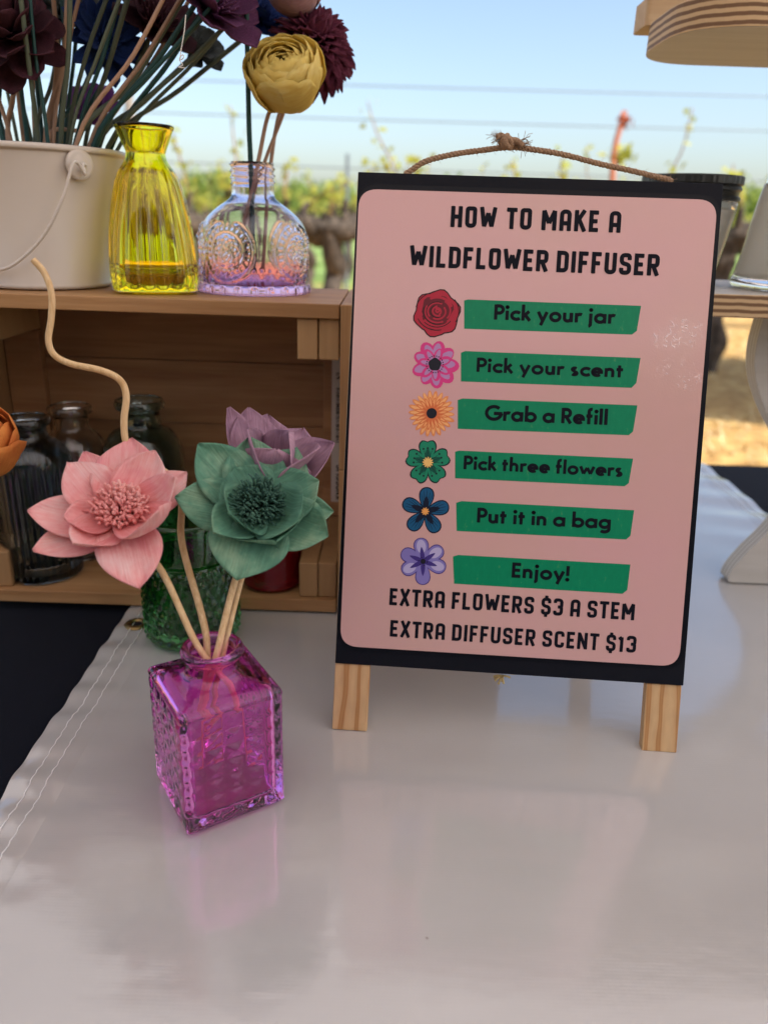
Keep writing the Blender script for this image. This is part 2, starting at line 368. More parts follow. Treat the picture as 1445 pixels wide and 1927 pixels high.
front = [(-4.6, 11), (-3.05, 12), (-1.62, 13), (-.42, 14), (1.05, 15), (2.55, 12), (4.0, 11)]
fl = ['front row grapevine at the far left behind the white bucket', 'front row grapevine behind the white bucket and yellow bottle',
      'front row grapevine behind the clear pink embossed jar', 'gnarled front row grapevine just left of the sign, behind the jar',
      'front row grapevine behind the middle of the sign', 'front row grapevine behind the right edge of the sign and candles', 'front row grapevine at the far right behind the plywood stand']
for (x, s), l in zip(front, fl): place_vine(x, 6.3 + x * -.03, s, 0, l, 'grapevines in the nearest row', 1.10)
for row, y in enumerate((9.0, 11.7, 14.6, 18.5)):
    n = int(y * .62 / 1.6) + 1
    for i in range(-n, n + 1):
        place_vine(i * 1.6 + .4 * row, y + rnd.uniform(-.1, .1), 11 + (i + row * 3) % 5, pi * ((i + row) % 2), 'blurred leafy grapevine in the %s row counted from the stall' % ['second', 'third', 'fourth', 'fifth', 'sixth', 'seventh'][row], 'grapevines of the %s row' % ['second', 'third', 'fourth', 'fifth', 'sixth', 'seventh'][row], rnd.uniform(.95, 1.12))
# trellis wires and posts
for i, (z, l) in enumerate(((1.97, 'topmost trellis wire crossing the sky above the front grapevines'), (1.75, 'second highest trellis wire, a little below the topmost one'),
                            (1.42, 'thin trellis wire just above the young leaves of the front row'))):
    mb = MB(); mb.tube([(x, 6.3 - x * .03, GZ + z - .012 * abs(cos(x * .35))) for x in [q * .5 for q in range(-14, 15)]], .0045, 6)
    tag(mb.build('trellis_wire', M_steel, smooth=True), l, 'wire', 'trellis wires over the nearest vine row')
    for k in range(9):      # little clips
        pass
for x, y, h, l in ((-1.98, 6.36, 1.86, 'thin wooden trellis post sticking up behind the yellow bottle'), (-.52, 9.1, 1.7, 'slim steel trellis stake left of the sign'), (5.3, 6.15, 1.9, 'trellis post at the right end of the front vine row')):
    r0 = .035 if 'wooden' in l else .02
    mb = MB(); mb.tube([(x, y, GZ - .1), (x, y, GZ + h * .5), (x, y, GZ + h)], r0, 10)
    tag(mb.build('trellis_post', M_post if r0 > .03 else M_steel, smooth=False), l, 'post', 'trellis posts')
# one tall red-brown shoot above the sign
sh = empty('vine_shoot', aty(1150, 330, 5.6) + V((0, 0, -.55)), 'tall orange brown young shoot with green leaves rising above the sign', 'shoot')
mb = MB(); P = smooth_path([aty(1150, 420, 5.6), aty(1152, 330, 5.6), aty(1158, 270, 5.6), aty(1172, 225, 5.6)], 6); mb.tube(P, lambda t: .022 - .006 * t, 8)
mb.build('stem', mat('red_shoot', (.42, .14, .07), .7), sh, smooth=True)
mb = MB(); r_ = random.Random(4)
for _ in range(14): leafquad(mb, aty(1174 + r_.gauss(0, 7), 224 + r_.gauss(0, 9), 5.6), r_, .035)
mb.build('red_leaves', mat('red_leaf', (.5, .17, .09), .6), sh, kind='stuff')
mb = MB()
for _ in range(26): leafquad(mb, aty(1165 + r_.gauss(0, 14), 290 + r_.gauss(0, 12), 5.6), r_, .04)
mb.build('green_leaves', M_leaf, sh, kind='stuff')
# far trees
M_crown = leafmat('tree_leaf', (.10, .17, .035), (.30, .36, .08))
def tree(px, y, hgt, wid, label, seed):
    r = random.Random(seed); p = aty(px, 420, y); p.z = GZ
    root = empty('tree', p, label, 'tree', 'round trees beyond the vineyard')
    mb = MB(); mb.tube([p + V((0, 0, -.1)), p + V((.05, 0, hgt * .3)), p + V((0, 0, hgt * .7))], lambda t: .22 - .15 * t, 8)
    for k in range(5):
        a = r.random() * 6.28; mb.tube([p + V((0, 0, hgt * .35)), p + V((cos(a) * wid * .2, sin(a) * wid * .2, hgt * .55)), p + V((cos(a) * wid * .35, sin(a) * wid * .35, hgt * .75))], lambda t: .09 - .06 * t, 6)
    mb.build('trunk', M_bark, root, smooth=True)
    mb = MB()
    cl = [(V((r.uniform(-1, 1), r.uniform(-1, 1), r.uniform(-.7, .9)))) for _ in range(26)]
    for c in cl:
        if c.length > 1: c.normalize()
        cc = p + V((c.x * wid * .42, c.y * wid * .42, hgt * .62 + c.z * hgt * .3))
        for _ in range(90):
            d = V((r.gauss(0, 1), r.gauss(0, 1), r.gauss(0, 1))) * wid * .085; leafquad(mb, cc + d, r, .11 * wid / 3)
    mb.build('crown', M_crown, root, kind='stuff')
tree(402, 40, 3.0, 2.6, 'round green tree on the horizon between the yellow bottle and embossed jar', 1)
tree(1405, 38, 3.0, 3.2, 'round yellow green tree on the horizon beside the candle glass', 2)
tree(250, 60, 3.4, 5, 'dark tree on the horizon behind the yellow bottle', 3)
tree(880, 62, 3.0, 6, 'far tree on the horizon hidden behind the sign', 4)
tree(620, 75, 3.2, 7, 'low pale tree on the horizon just left of the sign', 5)
tree(540, 85, 3.4, 8, 'low pale tree on the horizon behind the neck of the embossed jar', 6)

# ------------------------------------------------------------------ canopy over the stall, umbrella beyond
M_canvas = mat('white_canopy_cloth', (.74, .72, .73), .8)
tr = nd(M_canvas, 'ShaderNodeBsdfTranslucent'); tr.inputs[0].default_value = (.88, .83, .84, 1); ms = nd(M_canvas, 'ShaderNodeMixShader'); ms.inputs[0].default_value = .41
lk(M_canvas, bsdf(M_canvas).outputs[0], ms.inputs[1]); lk(M_canvas, tr.outputs[0], ms.inputs[2]); lk(M_canvas, ms.outputs[0], M_canvas.node_tree.nodes['Material Output'].inputs[0])
M_alu = mat('grey_steel', (.4, .4, .42), .4, Metallic=.8)
ct = empty('canopy_tent', (0, 0, GZ), 'white pop-up canopy tent standing over the stall table', 'tent')
ex, y0c, y1c, ze, zp = 1.5, -1.6, 1.37, 1.19, 2.0
apex = V((0, (y0c + y1c) / 2, zp))
cor = [V((-ex, y0c, ze)), V((ex, y0c, ze)), V((ex, y1c, ze)), V((-ex, y1c, ze))]
mb = MB()
for i in range(4): mb.add([cor[i], cor[(i + 1) % 4], apex], [(0, 1, 2)])
mb.build('roof', M_canvas, ct)
mb = MB()
for i in range(4):
    a, b = cor[i], cor[(i + 1) % 4]; o_ = ((a + b) / 2 - V((0, .025, ze))).normalized() * .004
    mb.add([a + o_, b + o_, b + o_ + V((0, 0, -.22)), a + o_ + V((0, 0, -.22))], [(0, 1, 2, 3)])
mb.build('valance', M_canvas, ct)
M_dimwall = mat('added_wall_cloth', (.10, .11, .13), .9)  # dark wall added out of view to cut light from behind the camera
for nm, a, b in (('added_back_wall', cor[0], cor[1]),):
    mb = MB(); K = 40
    for j in (0, 1):
        for k in range(K + 1):
            p = a.lerp(b, k / K); o_ = (p - V((0, .025, ze))).normalized() * .02 * sin(k * .9); mb.v.append(V((p.x * .99 + o_.x, p.y * .99 + o_.y, (ze - .02) if j == 0 else GZ + .02)))
    mb.f += [(k, k + 1, K + 2 + k, K + 1 + k) for k in range(K)]
    mb.build(nm, M_dimwall, ct, smooth=True)
for c in cor: MB().tube([V((c.x * .985, c.y * .985, GZ)), V((c.x * .985, c.y * .985, ze - .01))], .015, 8).build('leg', M_alu, ct, smooth=True)
# market umbrella off to the right: its round shade lies on the ground beyond the table
um = V((4.3, 4.5, GZ))
ub = empty('market_umbrella', um, 'tan market umbrella standing on the open ground right of the stall', 'umbrella')
MB().tube([um, um + V((0, 0, 2.55))], .022, 8).build('pole', M_cane, ub, smooth=True)
vs = [um + V((0, 0, 2.5))] + [um + V((1.4 * cos(k * pi / 4), 1.4 * sin(k * pi / 4), 2.1)) for k in range(8)]
MB().add(vs, [(0, 1 + k, 1 + (k + 1) % 8) for k in range(8)]).build('canopy', mat('umbrella_cloth', (.45, .33, .2), .8), ub)
box('base', um + V((-.22, -.22, 0)), um + V((.22, .22, .05)), M_alu, ub)

# ------------------------------------------------------------------ table, cloth, banner
tb = empty('folding_table', (0, .5, GZ), 'folding table hidden under the navy cloth and white banner', 'table')
TX0, TX1, TY0, TY1 = -.95, .95, .06, 1.068
box('tabletop', (TX0 + .01, TY0 + .01, -.05), (TX1 - .01, TY1 - .01, -.012), mat('table_plastic', (.5, .5, .48), .5), tb)
for x in (TX0 + .12, TX1 - .12):
    for y in (TY0 + .1, TY1 - .1): MB().tube([(x, y, GZ), (x, y, -.05)], .014, 8).build('leg', M_alu, tb, smooth=True)
# cloth: top plus skirt that hangs in folds
mb = MB(); nx, ny = 60, 36
def edgept(t):      # perimeter point
    w, h = TX1 - TX0, TY1 - TY0; L = 2 * (w + h); s = t * L
    if s < w: return V((TX0 + s, TY0, 0)), V((0, -1, 0))
    s -= w
    if s < h: return V((TX1, TY0 + s, 0)), V((1, 0, 0))
    s -= h
    if s < w: return V((TX1 - s, TY1, 0)), V((0, 1, 0))
    s -= w; return V((TX0, TY1 - s, 0)), V((-1, 0, 0))
vs, fs = sheet_grid(TX0, TX1, TY0, TY1, nx, ny, lambda x, y: -.0062 + .0008 * noise.noise(V((x * 6, y * 6, 1))))
mb.add(vs, fs)
N = 240
rows = []
for j, z in enumerate((-.0062, -.02, -.15, -.35, -.55, -.70)):
    row = []
    for k in range(N):
        p, n_ = edgept(k / N); amp = .035 * min(1, j / 3)
        row.append(p + n_ * (.004 * min(1, j) + amp * (1 + sin(k * .55 + sin(k * .13) * 2))) + V((0, 0, z)))
    rows.append(row)
mb.add([p for r in rows for p in r], [(j * N + k, j * N + (k + 1) % N, (j + 1) * N + (k + 1) % N, (j + 1) * N + k) for j in range(5) for k in range(N)])
tag(mb.build('tablecloth', M_navy, smooth=True), 'plain dark navy cloth covering the table beneath the white banner', 'tablecloth')

# banner
bn = empty('vinyl_banner', (.12, .6, .001), 'glossy white vinyl banner spread over the navy cloth under sign and jars', 'banner')
BX0, BX1, BY0, BY1 = -.2095, .4515, .09, 1.056
def bh(x, y):
    e = max(0, 1 - (x - BX0) / .075); pk = .0008 * e * e * (sin(y * 215) + .6 * sin(y * 139 + 2))
    e2 = max(0, 1 - (BX1 - x) / .12); pk += .0012 * e2 * (sin(y * 90 + x * 20) + .5 * sin(y * 47 + 1))
    return .0004 + pk + .0014 * noise.noise(V((x * 5, y * 9, 4))) * (1 if y > .2 else .4)
def wig(y): return .0004 * sin(y * 60) + .0003 * sin(y * 133)
nx, ny = 110, 420
vs = []
for j in range(ny + 1):
    y = BY0 + (BY1 - BY0) * j / ny
    for i in range(nx + 1):
        t = i / nx; x = BX0 + (BX1 - BX0) * t; xx = x + wig(y) * max(0, 1 - t * 12) - wig(y * 1.1) * max(0, 1 - (1 - t) * 12)
        vs.append((xx, y, bh(x, y)))
fs = [(j * (nx + 1) + i, j * (nx + 1) + i + 1, (j + 1) * (nx + 1) + i + 1, (j + 1) * (nx + 1) + i) for j in range(ny) for i in range(nx)]
MB().add(vs, fs).build('sheet', M_vinyl, bn, smooth=True)
mb = MB()       # folded hem: a slightly raised strip along each long edge
for xa, xb, sg in ((BX0, BX0 + .034, 1), (BX1 - .034, BX1, -1)):
    vs = []
    for j in range(ny + 1):
        y = BY0 + (BY1 - BY0) * j / ny
        for q in range(7):
            t = q / 6; x = xa + (xb - xa) * t; xx = x + (wig(y) * (1 - t) if sg > 0 else -wig(y * 1.1) * t)
            vs.append((xx, y, bh(x, y) + (.0006 if 0 < q < 6 else -.0004)))
    mb = MB(); mb.add(vs, [(j * 7 + q, j * 7 + q + 1, (j + 1) * 7 + q + 1, (j + 1) * 7 + q) for j in range(ny) for q in range(6)])
    mb.build('hem', M_vinyl, bn, smooth=True)
for ofs in (.0125, .0215):
    for xb, sg in ((BX0, 1), (BX1, -1)):
        mb = MB(); y = BY0 + .01; pr = None
        P = []
        while y < BY1 - .01:
            for f, dz in ((0, .0012), (.35, .0009), (.7, .0007), (.92, .0003)):
                yy_ = y + f * .0088; x = xb + sg * ofs + .0003 * sin(yy_ * 700); P.append((x + wig(yy_) * .8 * sg, yy_, bh(x, yy_) + .0006 + dz * .7))
            y += .0088
        mb.tube(P, .00032, 5); mb.build('stitching', M_thread, bn, smooth=True)
def grommet(x, y):
    c = V((x, y, bh(x, y) + .0007))
    pr = [(.0042, 0), (.0046, .0014), (.0062, .0022), (.0085, .0014), (.0098, .0002), (.0096, -.0004), (.0042, -.0004)]
    vs, fs = lathe(pr, 32, c=c, closed=False); o = MB().add(vs, fs).build('grommet', M_brass, bn, smooth=True)
    vs, fs = lathe([(.0001, .0004), (.0045, .0004)], 24, c=c); MB().add(vs, fs[:-1]).build('grommet_hole', M_dark, o)
for p in ((BX0 + .0155, .5402), (BX1 - .017, .5402)): grommet(*p)

# ------------------------------------------------------------------ wooden crate on its side
CX0, CX1, CY0, CY1 = -.349, -.0266, .5705, .700
cz1 = .2515
cr_ = empty('wooden_crate', ((CX0 + CX1) / 2, (CY0 + CY1) / 2, 0.005), 'open pine crate lying on its side, used as a shelf for the bottles', 'crate')
g = .0005
zb = .0018
for z0_, z1_, bv in ((cz1 - .0105, cz1, .0008), (zb, .0128, .0008)):
    ym = (CY0 + CY1) / 2 + .004
    box('plank', (CX0 + .0105, CY0, z0_), (CX1 - .0105, ym - g / 2, z1_), M_crate, cr_, bv)
    box('plank', (CX0 + .0105, ym + g / 2, z0_), (CX1 - .0105, CY1, z1_), M_crate, cr_, bv)
for xa in (CX0, CX1 - .0095):
    for k in range(2):
        za = zb + k * ((cz1 - zb) / 2) + (g / 2 if k else 0); zc = zb + (k + 1) * ((cz1 - zb) / 2) - (0 if k else g / 2)
        box('side_plank', (xa, CY0 - .001, za), (xa + .0095, CY1, zc), M_crate_y if False else M_crate_z, cr_, .0008)
# back slats and two upright battens inside the back
bz = [(.0132, .0708), (.0712, .1285), (.1289, .1860), (.1864, .2408)]
M_crate_shaded = wood('crate_shaded_pine', (.42, .22, .095), (.26, .115, .045), 'X')  # darker pine colour puts the crate's inside shade into slats and battens
for a, b in bz: box('back_slat', (CX0 + .0105, CY1 - .010, a), (CX1 - .0105, CY1 - .0005, b), M_crate_shaded, cr_, .0008)
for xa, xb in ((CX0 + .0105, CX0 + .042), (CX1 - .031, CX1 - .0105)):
    box('upright_batten', (xa, CY1 - .0195, .0455), (xb, CY1 - .0105, .2095), M_crate_shaded, cr_, .0008)
# corner blocks: two square strips side by side running from front to back
for sx in (0, 1):
    for za, zc in ((.2105, .2405), (.0133, .0445)):
        for k in range(2):
            if sx: xa, xb = CX1 - .0415 + k * .0158, CX1 - .0415 + k * .0158 + .0150
            else: xa, xb = CX0 + .0105 + k * .0158, CX0 + .0105 + k * .0158 + .0150
            box('corner_block', (xa, CY0 + .004 + .001 * k, za), (xb, CY1 - .0105, zc), M_end, cr_, .001)
M_screw = mat('screw_steel', (.3, .3, .32), .3, Metallic=1)
for x, z in ((CX0 + .0095, .226), (CX0 + .0095, .03)):
    vs, fs = lathe([(.0001, .0009), (.0022, .0009), (.003, .0003), (.003, 0)], 16); M_ = Matrix.Translation((x + .0315 + .0012, CY0 + .03, z)) @ Matrix.Rotation(pi / 2, 4, 'Y')
    MB().add([M_ @ v for v in vs], fs).build('screw', M_screw, cr_, smooth=True)
# sticker with barcode on the right upright batten
M_stick = mat('paper_sticker', (.55, .48, .42), .6)
sx0, sx1 = CX1 - .0235, CX1 - .0115; sy = CY1 - .0198
stk = box('sticker', (sx0, sy - .0002, .060), (sx1 + .0006, sy + .0002, .198), M_stick, cr_, 0)
mb = MB(); r_ = random.Random(9)
z = .118
while z < .168:
    w = r_.choice((.0004, .0007, .0011)); mb.box((sx0 + .004, sy - .0005, z), (sx1 - .001, sy - .0002, z + w)); z += w + r_.choice((.0006, .0009, .0013))
for k in range(5): mb.box((sx0 + .0085, sy - .0005, .100 + k * .003), (sx1 - .0015, sy - .0002, .1015 + k * .003))
for i in range(4):
    for j in range(4):
        if (i * 3 + j * 5) % 4 != 1: mb.box((sx0 + .004 + i * .0014, sy - .0005, .176 + j * .0015), (sx0 + .0051 + i * .0014, sy - .0002, .1772 + j * .0015))
mb.build('barcode', M_ink, stk)

# a second crate added behind the sign to block the sky's reflection in the banner
c2 = empty('wooden_crate', (.04, .66, .004), 'second pine crate added beside the first to block sky reflection, mostly hidden behind the sign', 'crate')
for k in range(4): box('plank', (-.0235, .5755, zb + k * .060), (.105, .585, zb + k * .060 + .0585), M_crate, c2, .0008)
for x in (-.0235, .0955): box('side_plank', (x, .5855, zb), (x + .0095, .72, .2435), M_crate_z, c2, .0008)
box('back_slat', (-.0135, .71, zb), (.0950, .7195, .2430), M_crate, c2, .0008)

# ------------------------------------------------------------------ stroke lettering
def fillet(pts, r=.13, n=5):
    out = []
    for i, p in enumerate(pts):
        if len(p) == 3 and 0 < i < len(pts) - 1:
            a, b, c = V(pts[i - 1][:2]), V(p[:2]), V(pts[i + 1][:2]); rr = p[2] * r
            d1 = (a - b); d2 = (c - b); l = min(rr, d1.length * .5, d2.length * .5)
            s, e = b + d1.normalized() * l, b + d2.normalized() * l
            for k in range(n + 1):
                t = k / n; out.append(tuple((s * (1 - t) ** 2 + b * 2 * t * (1 - t) + e * t * t)))
        else: out.append(tuple(p[:2]))
    return out
def arc(cx, cy, rx, ry, a0, a1, n=20): return [(cx + rx * cos(radians(a0 + (a1 - a0) * k / n)), cy + ry * sin(radians(a0 + (a1 - a0) * k / n))) for k in range(n + 1)]
def capfont():
    a, b, lo, hi = .09, .41, .095, .905; F = {}
    F['H'] = (.5, [[(a, 0), (a, 1)], [(b, 0), (b, 1)], [(a, .5), (b, .5)]])
    O = fillet([(.25, hi), (b, hi, 1), (b, lo, 1), (a, lo, 1), (a, hi, 1), (.25, hi)], .17)
    F['O'] = (.5, [O]); F['U'] = (.5, [fillet([(a, 1), (a, lo, 1), (b, lo, 1), (b, 1)], .17)])
    F['W'] = (.72, [[(.07, 1), (.2, .08), (.36, .72), (.52, .08), (.65, 1)]])
    F['T'] = (.46, [[(0, hi), (.46, hi)], [(.23, 0), (.23, hi)]])
    F['M'] = (.64, [[(a, 0), (a, .93), (.32, .33), (.55, .93), (.55, 0)]])
    F['A'] = (.5, [fillet([(a, 0), (a, hi, 1), (b, hi, 1), (b, 0)], .17), [(a, .36), (b, .36)]])
    F['K'] = (.5, [[(a, 0), (a, 1)], [(.43, 1), (.13, .46)], [(.2, .56), (.45, 0)]])
    F['E'] = (.43, [[(.40, lo), (a, lo), (a, hi), (.40, hi)], [(a, .5), (.36, .5)]])
    F['F'] = (.43, [[(a, 0), (a, hi), (.40, hi)], [(a, .48), (.36, .48)]])
    F['I'] = (.18, [[(a, 0), (a, 1)]]); F['L'] = (.42, [[(a, 1), (a, lo), (.40, lo)]])
    F['D'] = (.5, [fillet([(a, .5), (a, hi), (b, hi, 1), (b, lo, 1), (a, lo), (a, .5)], .17)])
    F['R'] = (.5, [[(a, 0), (a, 1)], fillet([(a, hi), (b, hi, 1), (b, .46, 1), (a, .46)], .14), [(.25, .44), (.43, 0)]])
    F['S'] = (.5, [fillet([(b, .68), (b, hi, 1), (a, hi, 1), (a, .53, 1), (b, .47, 1), (b, lo, 1), (a, lo, 1), (a, .32)], .15)])
    F['X'] = (.5, [[(.06, 0), (.44, 1)], [(.06, 1), (.44, 0)]])
    F['C'] = (.5, [fillet([(b, .67), (b, hi, 1), (a, hi, 1), (a, lo, 1), (b, lo, 1), (b, .33)], .17)])
    F['N'] = (.52, [[(a, 0), (a, 1)], [(a, .95), (.43, .05)], [(.43, 0), (.43, 1)]])
    F['G'] = (.5, [fillet([(b, .67), (b, hi, 1), (a, hi, 1), (a, lo, 1), (b, lo, 1), (b, .45), (.25, .45)], .17)])
    F['3'] = (.5, [fillet([(a, .72), (a, hi, 1), (b, hi, 1), (b, .5, 1), (.22, .5)], .15), fillet([(.22, .5), (b, .5, 1), (b, lo, 1), (a, lo, 1), (a, .28)], .15)])
    F['1'] = (.3, [[(.02, .74), (.17, .88), (.17, 0)]])
    F['$'] = (.5, F['S'][1] + [[(.25, 1.12), (.25, .9)], [(.25, .1), (.25, -.12)]])
    return F
def lowfont():
    F = {}; t = .1; X = .30; r = .235
    F['P'] = (.52, [[(t, 0), (t, 1)], [(t, .9), (.26, .9)] + arc(.26, .67, .20, .23, 90, -90) + [(t, .44)]])
    F['R'] = (.56, F['P'][1] + [[(.26, .44), (.50, 0)]])
    F['E'] = (.5, [[(.46, .1), (t, .1), (t, .9), (.46, .9)], [(t, .5), (.43, .5)]])
    F['G'] = (.88, [arc(.47, .5, .38, .41, 45, 360)[:] + [], [(.46, .47), (.94 - .04, .47)]])
    F['i'] = (.2, [[(t, 0), (t, .62)], arc(t, .84, .018, .018, 0, 360, 8)])
    F['l'] = (.2, [[(t, 0), (t, 1.05)]]); F['k'] = (.48, [[(t, 0), (t, 1.05)], [(.40, .62), (.14, .3)], [(.2, .38), (.45, 0)]])
    F['c'] = (.5, [arc(X + .02, .31, r, r, 42, 318)]); F['o'] = (.62, [arc(.31, .31, r - .01, r, 0, 360, 28)])
    F['e'] = (.6, [[(.07, .31), (.52, .31)] + arc(.30, .31, r - .01, r, 0, 315, 24)[1:]])
    F['y'] = (.56, [[(.06, .62), (.29, .06)], [(.50, .62), (.2, -.26)]])
    F['u'] = (.54, [[(t, .62), (t, .27)] + arc(.26, .25, .16, .17, 180, 360) + [(.42, .62)], [(.44, 0), (.44, .62)]])
    F['n'] = (.54, [[(t, 0), (t, .62)], [(t, .3)] + arc(.265, .36, .165, .18, 180, 0) + [(.43, 0)]])
    F['h'] = (.54, [[(t, 0), (t, 1.05)], [(t, .3)] + arc(.265, .36, .165, .18, 180, 0) + [(.43, 0)]])
    F['r'] = (.38, [[(t, 0), (t, .62)], [(t, .34)] + arc(.27, .36, .17, .175, 180, 55)])
    F['j'] = (.24, [[(.12, .62), (.12, -.06)] + arc(.0, -.08, .12, .12, 0, -80), arc(.12, .84, .018, .018, 0, 360, 8)])
    F['a'] = (.62, [arc(.30, .31, r - .01, r, 0, 360, 28), [(.525, 0), (.525, .62)]])
    F['g'] = (.62, [arc(.30, .31, r - .01, r, 0, 360, 28), [(.525, .62), (.525, -.02)] + arc(.3, -.04, .225, .18, 0, -140)])
    F['b'] = (.62, [arc(.32, .31, r - .01, r, 0, 360, 28), [(t, 0), (t, 1.05)]])
    F['s'] = (.42, [arc(.21, .44, .12, .095, 40, 250, 12) + arc(.20, .17, .13, .10, 80, -150, 12)])
    F['t'] = (.36, [[(.16, 0), (.16, .84)], [(.01, .54), (.34, .54)]])
    F['f'] = (.36, [[(.15, 0), (.15, .82)] + arc(.29, .84, .14, .13, 180, 80), [(.01, .53), (.33, .53)]])
    F['w'] = (.84, [[(.05, .62), (.23, .08), (.42, .52), (.61, .08), (.79, .62)]])
    F['!'] = (.2, [[(t, .32), (t, 1)], arc(t, .08, .018, .018, 0, 360, 8)])
    return F
CAPS, LOW = capfont(), lowfont()
def ribbon(pts, t):
    P = [V(p) for p in pts]; Q = [P[0]]
    for p in P[1:]:
        if (p - Q[-1]).length > 1e-5: Q.append(p)
    P = Q; n = len(P); closed = n > 3 and (P[0] - P[-1]).length < 1e-3
    if closed: P = P[:-1]; n -= 1
    L = []; R = []
    for i in range(n):
        a = P[(i - 1) % n] if closed or i else None; b = P[(i + 1) % n] if closed or i < n - 1 else None
        d1 = (P[i] - a).normalized() if a is not None else None; d2 = (b - P[i]).normalized() if b is not None else None
        d1 = d1 or d2; d2 = d2 or d1; n1, n2 = V((-d1.y, d1.x)), V((-d2.y, d2.x)); m = (n1 + n2)
        m = m.normalized() if m.length > .1 else n1; k = t / 2 / max(.45, m.dot(n1)); L.append(P[i] + m * k); R.append(P[i] - m * k)
    if not closed:       # slightly rounded ends
        d = (P[1] - P[0]).normalized(); e = (P[-1] - P[-2]).normalized(); c = t * .1
        L = [L[0] * .8 + R[0] * .2 - d * 0] + [L[0] + d * c] + L[1:-1] + [L[-1] - e * c] + [L[-1] * .8 + R[-1] * .2]
        R = [R[0] * .8 + P[0] * .2 * 1 if False else R[0] * .8 + (P[0] + (P[0] - R[0])) * .2] + [R[0] + d * c] + R[1:-1] + [R[-1] - e * c] + [R[-1] * .8 + (P[-1] * 2 - R[-1]) * .2]
    n = len(L); vs = L + R; fs = [(i, (i + 1) % n, n + (i + 1) % n, n + i) for i in range(n if closed else n - 1)]
    return vs, fs
def textmesh(txt, font, t, p0, p1, h, place, z0, space=.27, gap=.055):
    """p0, p1: baseline start and end in sheet coordinates; h cap height; place(u, v, w)"""
    x = 0; items = []
    for ch in txt:
        if ch == ' ': x += space; continue
        w, st = font[ch]; items.append((x, st)); x += w + gap
    tot = x - gap; p0, p1 = V(p0), V(p1); L = (p1 - p0).length; d = (p1 - p0) / L; nrm = V((-d.y, d.x)); sx = L / tot
    mb = MB(); i = 0
    def split(s):
        out = [[s[0]]]
        for a, b in zip(s, s[1:]):
            out[-1].append(b)
        res_ = [[s[0], s[1]]]
        for i in range(2, len(s)):
            d1 = V((s[i - 1][0] - s[i - 2][0], s[i - 1][1] - s[i - 2][1])).normalized(); d2 = V((s[i][0] - s[i - 1][0], s[i][1] - s[i - 1][1])).normalized()
            if d1.dot(d2) < -.25: res_.append([s[i - 1], s[i]])
            else: res_[-1].append(s[i])
        return res_
    for ox, st in items:
        for s in [q_ for s_ in st for q_ in split(s_)]:
            pts = [((ox + q[0]) * sx / h, q[1]) for q in s]
            vs, fs = ribbon(pts, t); i += 1; dz = z0 + (i % 7) * .000006
            mb.add([place(*(p0 + d * (v.x * h) + nrm * (v.y * h)), dz) for v in vs], fs)
    return mb
# the maker's word on the crate sticker, set sideways
mb = textmesh('KNAGGLIG', CAPS, .2, (.0625, 0), (.0965, 0), .0062, lambda u, v_, w: V((sx1 - .0012 - v_, sy - .0004 - w, u)), 0)
mb.build('lettering', M_ink, stk)

# ------------------------------------------------------------------ the A-frame sign
O = V((-.0283, .4261, .043)); U = V((.9985, -.0547, -.0013)).normalized(); Bk = V((.052, .9556, -.2901)); VV = V((.0171, .2896, .957)).normalized()
Bk = VV.cross(-U).normalized(); Bk = Bk if Bk.y > 0 else -Bk
WB, HB = .2197, .307
def SP(u, v_, w=0): return O + U * u + VV * v_ - Bk * w            # w > 0: towards the viewer
def suv(px, py):
    d = ray(px, py); t = (O - CAM).dot(Bk) / d.dot(Bk); p = CAM + d * t - O; return (p.dot(U), p.dot(VV))
sg = empty('easel_sign', (.08, .45, .002), 'standing A-frame sign with pink how-to-make-a-wildflower-diffuser poster on black board', 'sign')
def slab(name, u0, v0, u1, v1, w0, w1, m, parent, bevel=.0004):
    mb = MB(); mb.prism([(u0, v0), (u1, v0), (u1, v1), (u0, v1)], w0, w1, lambda x, y, h: SP(x, y, h)); return mb.build(name, m, parent, bevel=bevel)
slab('board', 0, 0, WB, HB, -.0078, -.0012, M_rawedge, sg)
slab('board_face', .0003, .0003, WB - .0003, HB - .0003, -.0011, 0, M_black, sg, .0003)
def legpair(ua, ub, lab=None):
    zf = .0014; L = (O.z - zf) / VV.z
    mb = MB(); mb.prism([(ua, -L), (ub, -L), (ub, -.0001), (ua, -.0001)], -.0085, -.0012, SP); return mb.build('leg', M_leg, sg, bevel=.0006)
u0 = suv(624, 1300)[0]
legpair(.0002, .0227); legpair(WB - .0225, WB - .0008)
# rear legs hinged at the top, splayed backwards, with a spreader cord
for ua in (.004, WB - .022):
    top = SP(ua, HB - .03, -.009); bot = V((top.x, top.y + .12, .0018)); wv = U * .018
    mb = MB(); th = V((0, .007, 0)); mb.add([top, top + wv, top + wv + th, top + th, bot, bot + wv, bot + wv + th, bot + th], [(0, 1, 2, 3), (7, 6, 5, 4), (0, 4, 5, 1), (1, 5, 6, 2), (2, 6, 7, 3), (3, 7, 4, 0)])
    mb.build('rear_leg', M_legb, sg)
M_jute = mat('jute', (.30, .19, .12), .95); vv = coords(M_jute); nj = noisetex(M_jute, vv, 1500, 2); bump(M_jute, nj, .6, .0006)
lk(M_jute, ramp(M_jute, nj, [(.3, (.2, .12, .075)), (.7, (.42, .28, .18))]), bsdf(M_jute).inputs['Base Color'])
mb = MB(); a = SP(.115, .012, -.009); b = a + V((0, .12, -.012)); kn = aty(957, 1275, .45)
mb.tube(smooth_path([SP(.02, .03, -.0095), SP(.115, -.002, -.012), SP(.2, .03, -.0095)], 10), .0012, 6)
r_ = random.Random(2)
